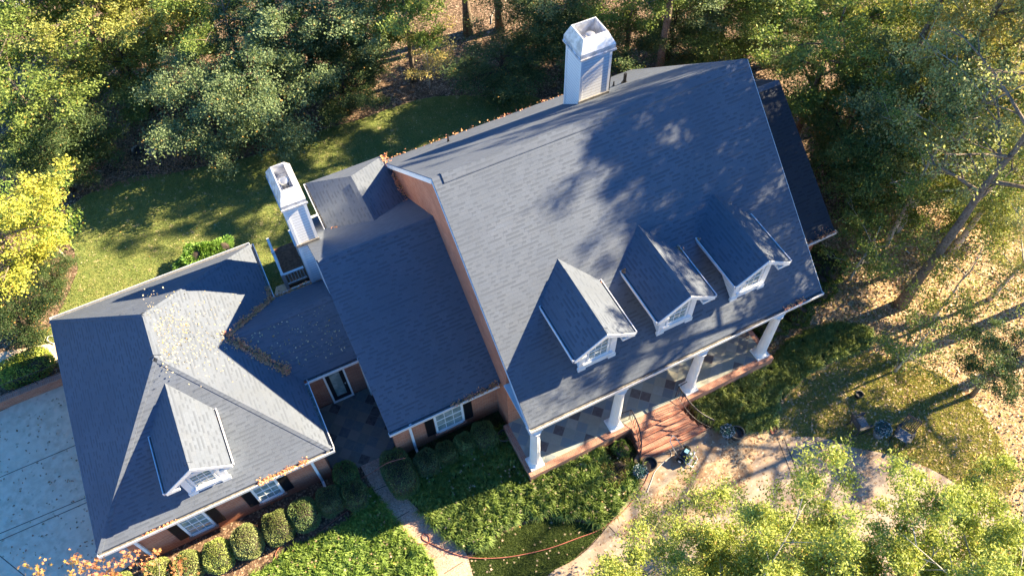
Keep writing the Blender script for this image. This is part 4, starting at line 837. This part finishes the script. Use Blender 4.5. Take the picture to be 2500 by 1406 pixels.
# tall trees whose trunks and crowns reach past the right edge; they shade the right half of the roof
tall = 'tall_tree'
tree('bare', 18.4, -7.6, .82, .7, 0, ol, 'tall tree whose thick grey trunk rises from the leafy ground on the right', tall, 'trees around the house')
for (x, y, h, sR, rz, lb) in [(22.35, -.25, 21.9, .61, 7.33, 'rearmost'), (24.29, -2.75, 21.4, .6, -2.16, 'slender middle'), (23.52, -1.7, 19.4, .73, -.72, 'broad middle'), (27.54, -3.67, 23.1, .85, 3.75, 'tallest and farthest'), (23.81, -5.41, 19.0, .61, 3.66, 'frontmost')]:
    tree('tall', x, y, h / 21, sR, rz, ol, 'tall tree in the group right of the house, ' + lb, tall, 'tall trees right of the house')
for (x, y, sH, sR, rz, lb) in [(26, -10.5, .95, .9, 1, 'nearer the house'), (31, -13, 1.0, 1.0, 3, 'farther from the house')]:
    tree('bare', x, y, sH, sR, rz, ol, 'thinly leafed tall tree beyond the lower right edge, ' + lb, tall, 'thin tall trees beyond the lower right edge')
# left edge
tp('broad', -10, 560, 5, 8, 3.2, 0, by, 'bright yellow tree cut by the left edge', 'yellow_tree')
tp('sapling', 85, 540, 3, 5.5, 2.1, 1, (.22, .34, .07), 'fresh green small tree against the yellow tree', 'small_tree')
tp('dense', 30, 760, 2, 4.2, 1.9, 2, (.05, .09, .03), 'dark shrubby tree below the yellow tree at the left edge', 'evergreen_tree')
tp('dense', 120, 660, 1.2, 2.8, 1.2, 2, dk_, 'small dark shrubby tree on the mulch left of the lawn', 'evergreen_tree')
tp('dense', 130, 400, 2.0, 4.5, 2.0, 1, dk_, 'dark evergreen between yellow tree and woodland', 'evergreen_tree')
# foreground bottom right, close below the camera
tp('near', 1770, 1580, 8, 10.8, 3.3, 0, (.40, .46, .11), 'bright yellow green near tree at the bottom, just right of centre', 'foreground_tree')
tp('near2', 2080, 1560, 8, 10.8, 3.3, 2, (.40, .46, .11), 'bright yellow green near tree at the bottom, middle of the three', 'foreground_tree')
tp('near', 2400, 1520, 8, 10.8, 3.3, 4, (.40, .46, .11), 'bright near tree in the bottom right corner', 'foreground_tree')
tp('near2', 1570, 1600, 7, 9.4, 2.2, 5, (.42, .48, .12), 'small bright near tree at the bottom edge over the drive', 'foreground_tree')
tp('sapling', 1850, 1270, 3.5, 6.3, 1.5, 1, (.2, .28, .07), 'darker green lower tree in front of the bright foreground trees', 'foreground_tree')
tp('sapling', 2010, 1250, 3.2, 5.8, 1.4, 3, (.2, .28, .07), 'darker green lower tree over the driveway edge on the right', 'foreground_tree')
tp('sapling', 1640, 1300, 3.0, 5.5, 1.5, 3, (.24, .3, .08), 'darker lower tree at the left end of the foreground trees', 'foreground_tree')
tp('gum', 170, 1555, 7.0, 8.6, 1.6, 0, (.60, .36, .10), 'thin tree tips with yellow orange star leaves over the concrete, bottom left', 'maple_tree')
tp('gum', 400, 1500, 6.5, 8.4, 1.8, 2, (.58, .27, .12), 'orange red star leafed tree tips in front of the boxwoods, bottom left', 'maple_tree')

# ------------------------------------------------------------------ yard things
def rocking_chair(label, u, v, ang):
    p = G(u, v); t = thing('rocking_chair', label, 'chair', (p.x, p.y, 0), ang, 'rocking chairs on the front lawn')
    for s_ in (-1, 1):
        local(MB().tube([(-.45, s_ * .27, .09), (-.25, s_ * .27, .035), (0, s_ * .27, .02), (.25, s_ * .27, .035), (.42, s_ * .27, .08)], .02, 6), 'rocker', M['wood_grey'], t)
        local(MB().tube([(.24, s_ * .27, .03), (.24, s_ * .27, .64)], .022, 6), 'leg', M['wood_grey'], t)
        local(MB().tube([(-.2, s_ * .27, .03), (-.24, s_ * .27, .45)], .022, 6), 'leg', M['wood_grey'], t)
        local(MB().box(-.28, .3, s_ * .29 - .05, s_ * .29 + .05, .63, .66), 'armrest', M['wood_grey'], t)
    sb = MB()
    for k in range(8): sb.box(-.24 + k * .065, -.24 + k * .065 + .052, -.26, .26, .40 + k * .006, .42 + k * .006)
    local(sb, 'seat', M['seat_grey'], t)
    b_ = MB(); T = Matrix.Translation((-.24, 0, .42)) @ Matrix.Rotation(math.radians(-17), 4, 'Y')
    for s_ in (-1, 1): b_.box(-.02, .02, s_ * .27 - .02, s_ * .27 + .02, 0, .78, T)
    b_.box(-.02, .02, -.29, .29, .74, .82, T); b_.box(-.015, .015, -.27, .27, .06, .1, T)
    for k in range(7): y = -.21 + k * .07; b_.box(-.01, .01, y - .017, y + .017, .1, .74, T)
    local(b_, 'backrest', M['wood_grey'], t)
    return t
rocking_chair('dark rocking chair with grey seat, left of the white potted flowers', 2092, 1045, math.radians(-8))
rocking_chair('dark rocking chair with slatted back, right of the white potted flowers', 2195, 1072, math.radians(205))
def flowers(name, label, u, v, seed, pot_h=.3, pot_r=.22, z=0, fr=.3, group=None):
    p = G(u, v, z); t = thing(name, label, 'potted plant', (p.x, p.y, z), 0, group)
    local(MB().lathe([(pot_r * .75, 0), (pot_r, pot_h), (pot_r * 1.08, pot_h), (pot_r * 1.08, pot_h + .03), (pot_r * .9, pot_h + .03), (pot_r * .9, pot_h - .03), (0.01, pot_h - .03)], (0, 0, 0), 20), 'pot', M['potgrey'], t)
    r = np.random.default_rng(seed); D = r.normal(size=(900, 3)); D /= np.linalg.norm(D, axis=1, keepdims=True); D[:, 2] = np.abs(D[:, 2]) * .9 - .1
    Q = D * fr * (.6 + .4 * r.random((900, 1))) + np.array([0, 0, pot_h + .02]); part('foliage', npmesh('foliage', leaf_quads(Q, .07, .5, r, .3), 4, M['bluegreen']), t)
    Q2 = D[:120] * fr * 1.02 + np.array([0, 0, pot_h + .03]); part('blossoms', npmesh('blossoms', star_leaves(Q2, .05, r, 1), 10, M['petal']), t)
def tub(name, label, u, v, R, h, group=None):
    p = G(u, v); t = thing(name, label, 'pot', (p.x, p.y, 0), 0, group)
    local(MB().lathe([(R * .72, 0), (R * .95, h), (R * .8, h), (R * .72, h * .7), (.01, h * .7)], (0, 0, 0), 26), 'body', M['clay'], t)
    a_ = [(R * math.cos(k * .2618) * .93, R * math.sin(k * .2618) * .93, h) for k in range(25)]; local(MB().tube(a_, .022, 6), 'rim', M['pot_rim'], t)
flowers('flower_pot', 'pot of white flowers at the left foot of the brick steps', 1561, 1158, 61, z=.05, group='white flower pots by the steps')
flowers('flower_pot', 'pot of white flowers at the right foot of the brick steps', 1772, 1060, 62, z=.05, group='white flower pots by the steps')
flowers('flower_pot', 'white mum in a tall grey pot between the two rocking chairs', 2142, 1062, 63, .55, .26, 0, .36)
tub('planter_tub', 'empty dark tub at the left foot of the brick steps', 1584, 1140, .30, .42, 'empty tubs'); tub('planter_tub', 'empty dark tub at the right foot of the brick steps', 1795, 1065, .30, .42, 'empty tubs')
tub('planter_tub', 'empty dark tub in the shade at the left porch corner', 1231, 1072, .27, .4, 'empty tubs'); tub('planter_tub', 'small black pot alone on the lawn above the rocking chairs', 2094, 968, .16, .26, 'empty tubs')
# bricks stacked by the walk
for k, (dx, dy, a_) in enumerate([(-.14, 0, .5), (.02, .03, .45), (.18, .06, .6)]):
    p = G(1890, 1052); b_ = MB().box(-.1, .1, -.045, .045, 0, .06); t = bpy.data.objects.new('loose_brick', mkmesh('loose_brick', b_.v, b_.f, M['brick_dark'])); COL.objects.link(t); t.location = (p.x + dx, p.y + dy, .05); t.rotation_euler = (0, 0, a_ + .9)
    tag(t, 'loose red brick lying in a row of three by the walk edge, ' + ('leftmost', 'middle', 'rightmost')[k], 'brick', 'loose bricks by the walk')
# pressure washer
p = G(1673, 1118); wsh = thing('pressure_washer', 'black and grey wheeled pressure washer on the drive below the steps', 'pressure washer', (p.x, p.y, .045), math.radians(28))
local(MB().tube([(-.22, .15, .12), (-.2, .48, .5), (-.16, .72, .85), (-.1, .8, .93), (.1, .8, .93), (.16, .72, .85), (.2, .48, .5), (.22, .15, .12)], .018, 8), 'handle', M['steel'], wsh, True)
local(MB().tube([(-.22, .15, .12), (-.24, -.3, .12), (-.2, -.42, .06), (.2, -.42, .06), (.24, -.3, .12), (.22, .15, .12)], .02, 6).box(-.22, .22, -.28, .2, .12, .15), 'frame', M['steel'], wsh)
local(MB().box(-.17, .17, -.22, .14, .15, .42).lathe([(.15, .42), (.14, .5), (.05, .53)], (.0, -.05, 0), 16).box(-.12, .1, .14, .24, .15, .33), 'engine', M['engine'], wsh)
local(MB().box(-.05, .11, -.02, .13, .5, .56), 'filter_cover', M['engine_blue'], wsh)
local(MB().tube([(.17, -.2, .3), (.28, -.2, .3)], .06, 12), 'muffler', M['steel'], wsh)
for s_ in (-1, 1):
    w_ = local(MB().tube([(s_ * .27, .1, .15), (s_ * .35, .1, .15)], .15, 18), 'wheel', M['rubber'], wsh); local(MB().tube([(s_ * .268, .1, .15), (s_ * .356, .1, .15)], .07, 12), 'hub', M['white'], w_)
# hoses
def hose(label, pix, z=.07, m='hose', r_=.016, zz=None):
    pts = [G(*q, z if zz is None else zz[i]) for i, q in enumerate(pix)]; pts = spline(pts, 6, False); o = MB().tube(pts, r_, 6).build('garden_hose', M[m], None, True); tag(o, label, 'hose')
hose('faded red hose running over the oblong boxwood and left across the walkway', [(990, 1117), (945, 1130), (900, 1158), (850, 1182), (800, 1212), (750, 1262), (705, 1310), (672, 1352), (690, 1372), (720, 1350), (790, 1290), (850, 1245), (872, 1228), (905, 1212)], zz=[1.15, 1.15, .3, .07, .1, .06, .04, .04, .04, .04, .04, .04, .07, .07])
hose('faded red hose curving down the walkway and across the island lawn to the drive', [(905, 1212), (945, 1250), (975, 1275), (995, 1305), (1020, 1325), (1045, 1326), (1048, 1310), (1035, 1302), (1032, 1315), (1060, 1330), (1100, 1348), (1145, 1360), (1200, 1362), (1260, 1356), (1340, 1338), (1410, 1313), (1468, 1290), (1520, 1250), (1560, 1200), (1583, 1160), (1592, 1120), (1600, 1092), (1618, 1084), (1628, 1096), (1618, 1104)])
hose('pale looped hose from the steps past the pressure washer', [(1630, 1090), (1640, 1110), (1622, 1126), (1600, 1150), (1590, 1175), (1580, 1200)], m='hose_pale', r_=.011)
hose('pale hose loop lying behind the garage corner', [(128, 820), (118, 822), (115, 830), (122, 835), (132, 840)], m='hose_pale', r_=.02)
for k in range(9):
    u, v, wh = [(300, 330, 'in the gap between the left trees'), (250, 420, 'near the lawn edge on the left'), (470, 370, 'at the foot of the first evergreen'), (930, 200, 'under the trees right of centre'), (1200, 60, 'between the two bare trunks'), (2120, 660, 'left of the big leaning trunk'), (2220, 620, 'above the big leaning trunk'), (2300, 790, 'right of the big trunk base'), (1990, 230, 'in the clearing right of the main roof')][k]
    p = G(u, v); a_ = rnd.uniform(0, 3.1); l_ = rnd.uniform(.6, 1.6); d = Vector((math.cos(a_), math.sin(a_), 0)); q_ = Vector((-d.y, d.x, 0))
    b_ = MB().tube([(0, 0, .03), d * l_ * .5 + q_ * .08 + Vector((0, 0, .06)), d * l_ + Vector((0, 0, .04))], [.03, .022, .008], 5).tube([d * l_ * .45 + q_ * .07 + Vector((0, 0, .05)), d * l_ * .75 + q_ * .35 + Vector((0, 0, .08))], [.014, .005], 4)
    o = bpy.data.objects.new('fallen_branch', mkmesh('fallen_branch', b_.v, b_.f, M['bark_pale'], True)); COL.objects.link(o); o.location = p
    tag(o, 'grey fallen stick ' + wh, 'branch', 'fallen sticks')
# low brick wall with iron fence, left
wv = MB().box(-22, -14.95, 5.48, 5.72, 0, .55); wb = wv.build('brick_wall', M['brick']); tag(wb, 'low brick retaining wall at the left edge of the parking court', 'wall')
c_ = MB().box(-22, -14.95, 5.45, 5.76, .553, .61).build('coping', M['brick_row'], wb)
fn = thing('iron_fence', 'thin black iron fence standing on the low brick wall', 'fence', (-18, 5.62, .61))
f_ = MB(); f_.tube([(-4, 0, .8), (3, 0, .8)], .014, 5).tube([(-4, 0, .12), (3, 0, .12)], .012, 5); local(f_, 'rail', M['iron'], fn)
f_ = MB()
for k in range(56): f_.tube([(-4 + k * .125, 0, .0 if k % 14 == 0 else .12), (-4 + k * .125, 0, .8)], .016 if k % 14 == 0 else .006, 4)
local(f_, 'pickets', M['iron'], fn)
# two dark stones in the woods
for (u, v, sc, m_, lb) in [(338, 372, .32, 'black', 'black bag like stone on the leaf litter, left of the pair'), (373, 374, .28, 'potgrey', 'blue grey stone on the leaf litter, right of the pair')]:
    r = np.random.default_rng(int(u)); p = G(u, v); pr = [(max(.01, math.sin(k / 6 * math.pi)) * (1 + r.uniform(-.15, .15)), -math.cos(k / 6 * math.pi) * .6 + .45) for k in range(7)]
    b_ = MB().lathe([(a_ * sc, h * sc) for a_, h in pr], (0, 0, 0), 12); b_.v = [(x * (1 + r.uniform(-.12, .12)), y * (1 + r.uniform(-.12, .12)), z) for x, y, z in b_.v]
    o = bpy.data.objects.new('stone', mkmesh('stone', b_.v, b_.f, M[m_], True)); COL.objects.link(o); o.location = (p.x, p.y, 0); tag(o, lb, 'stone')
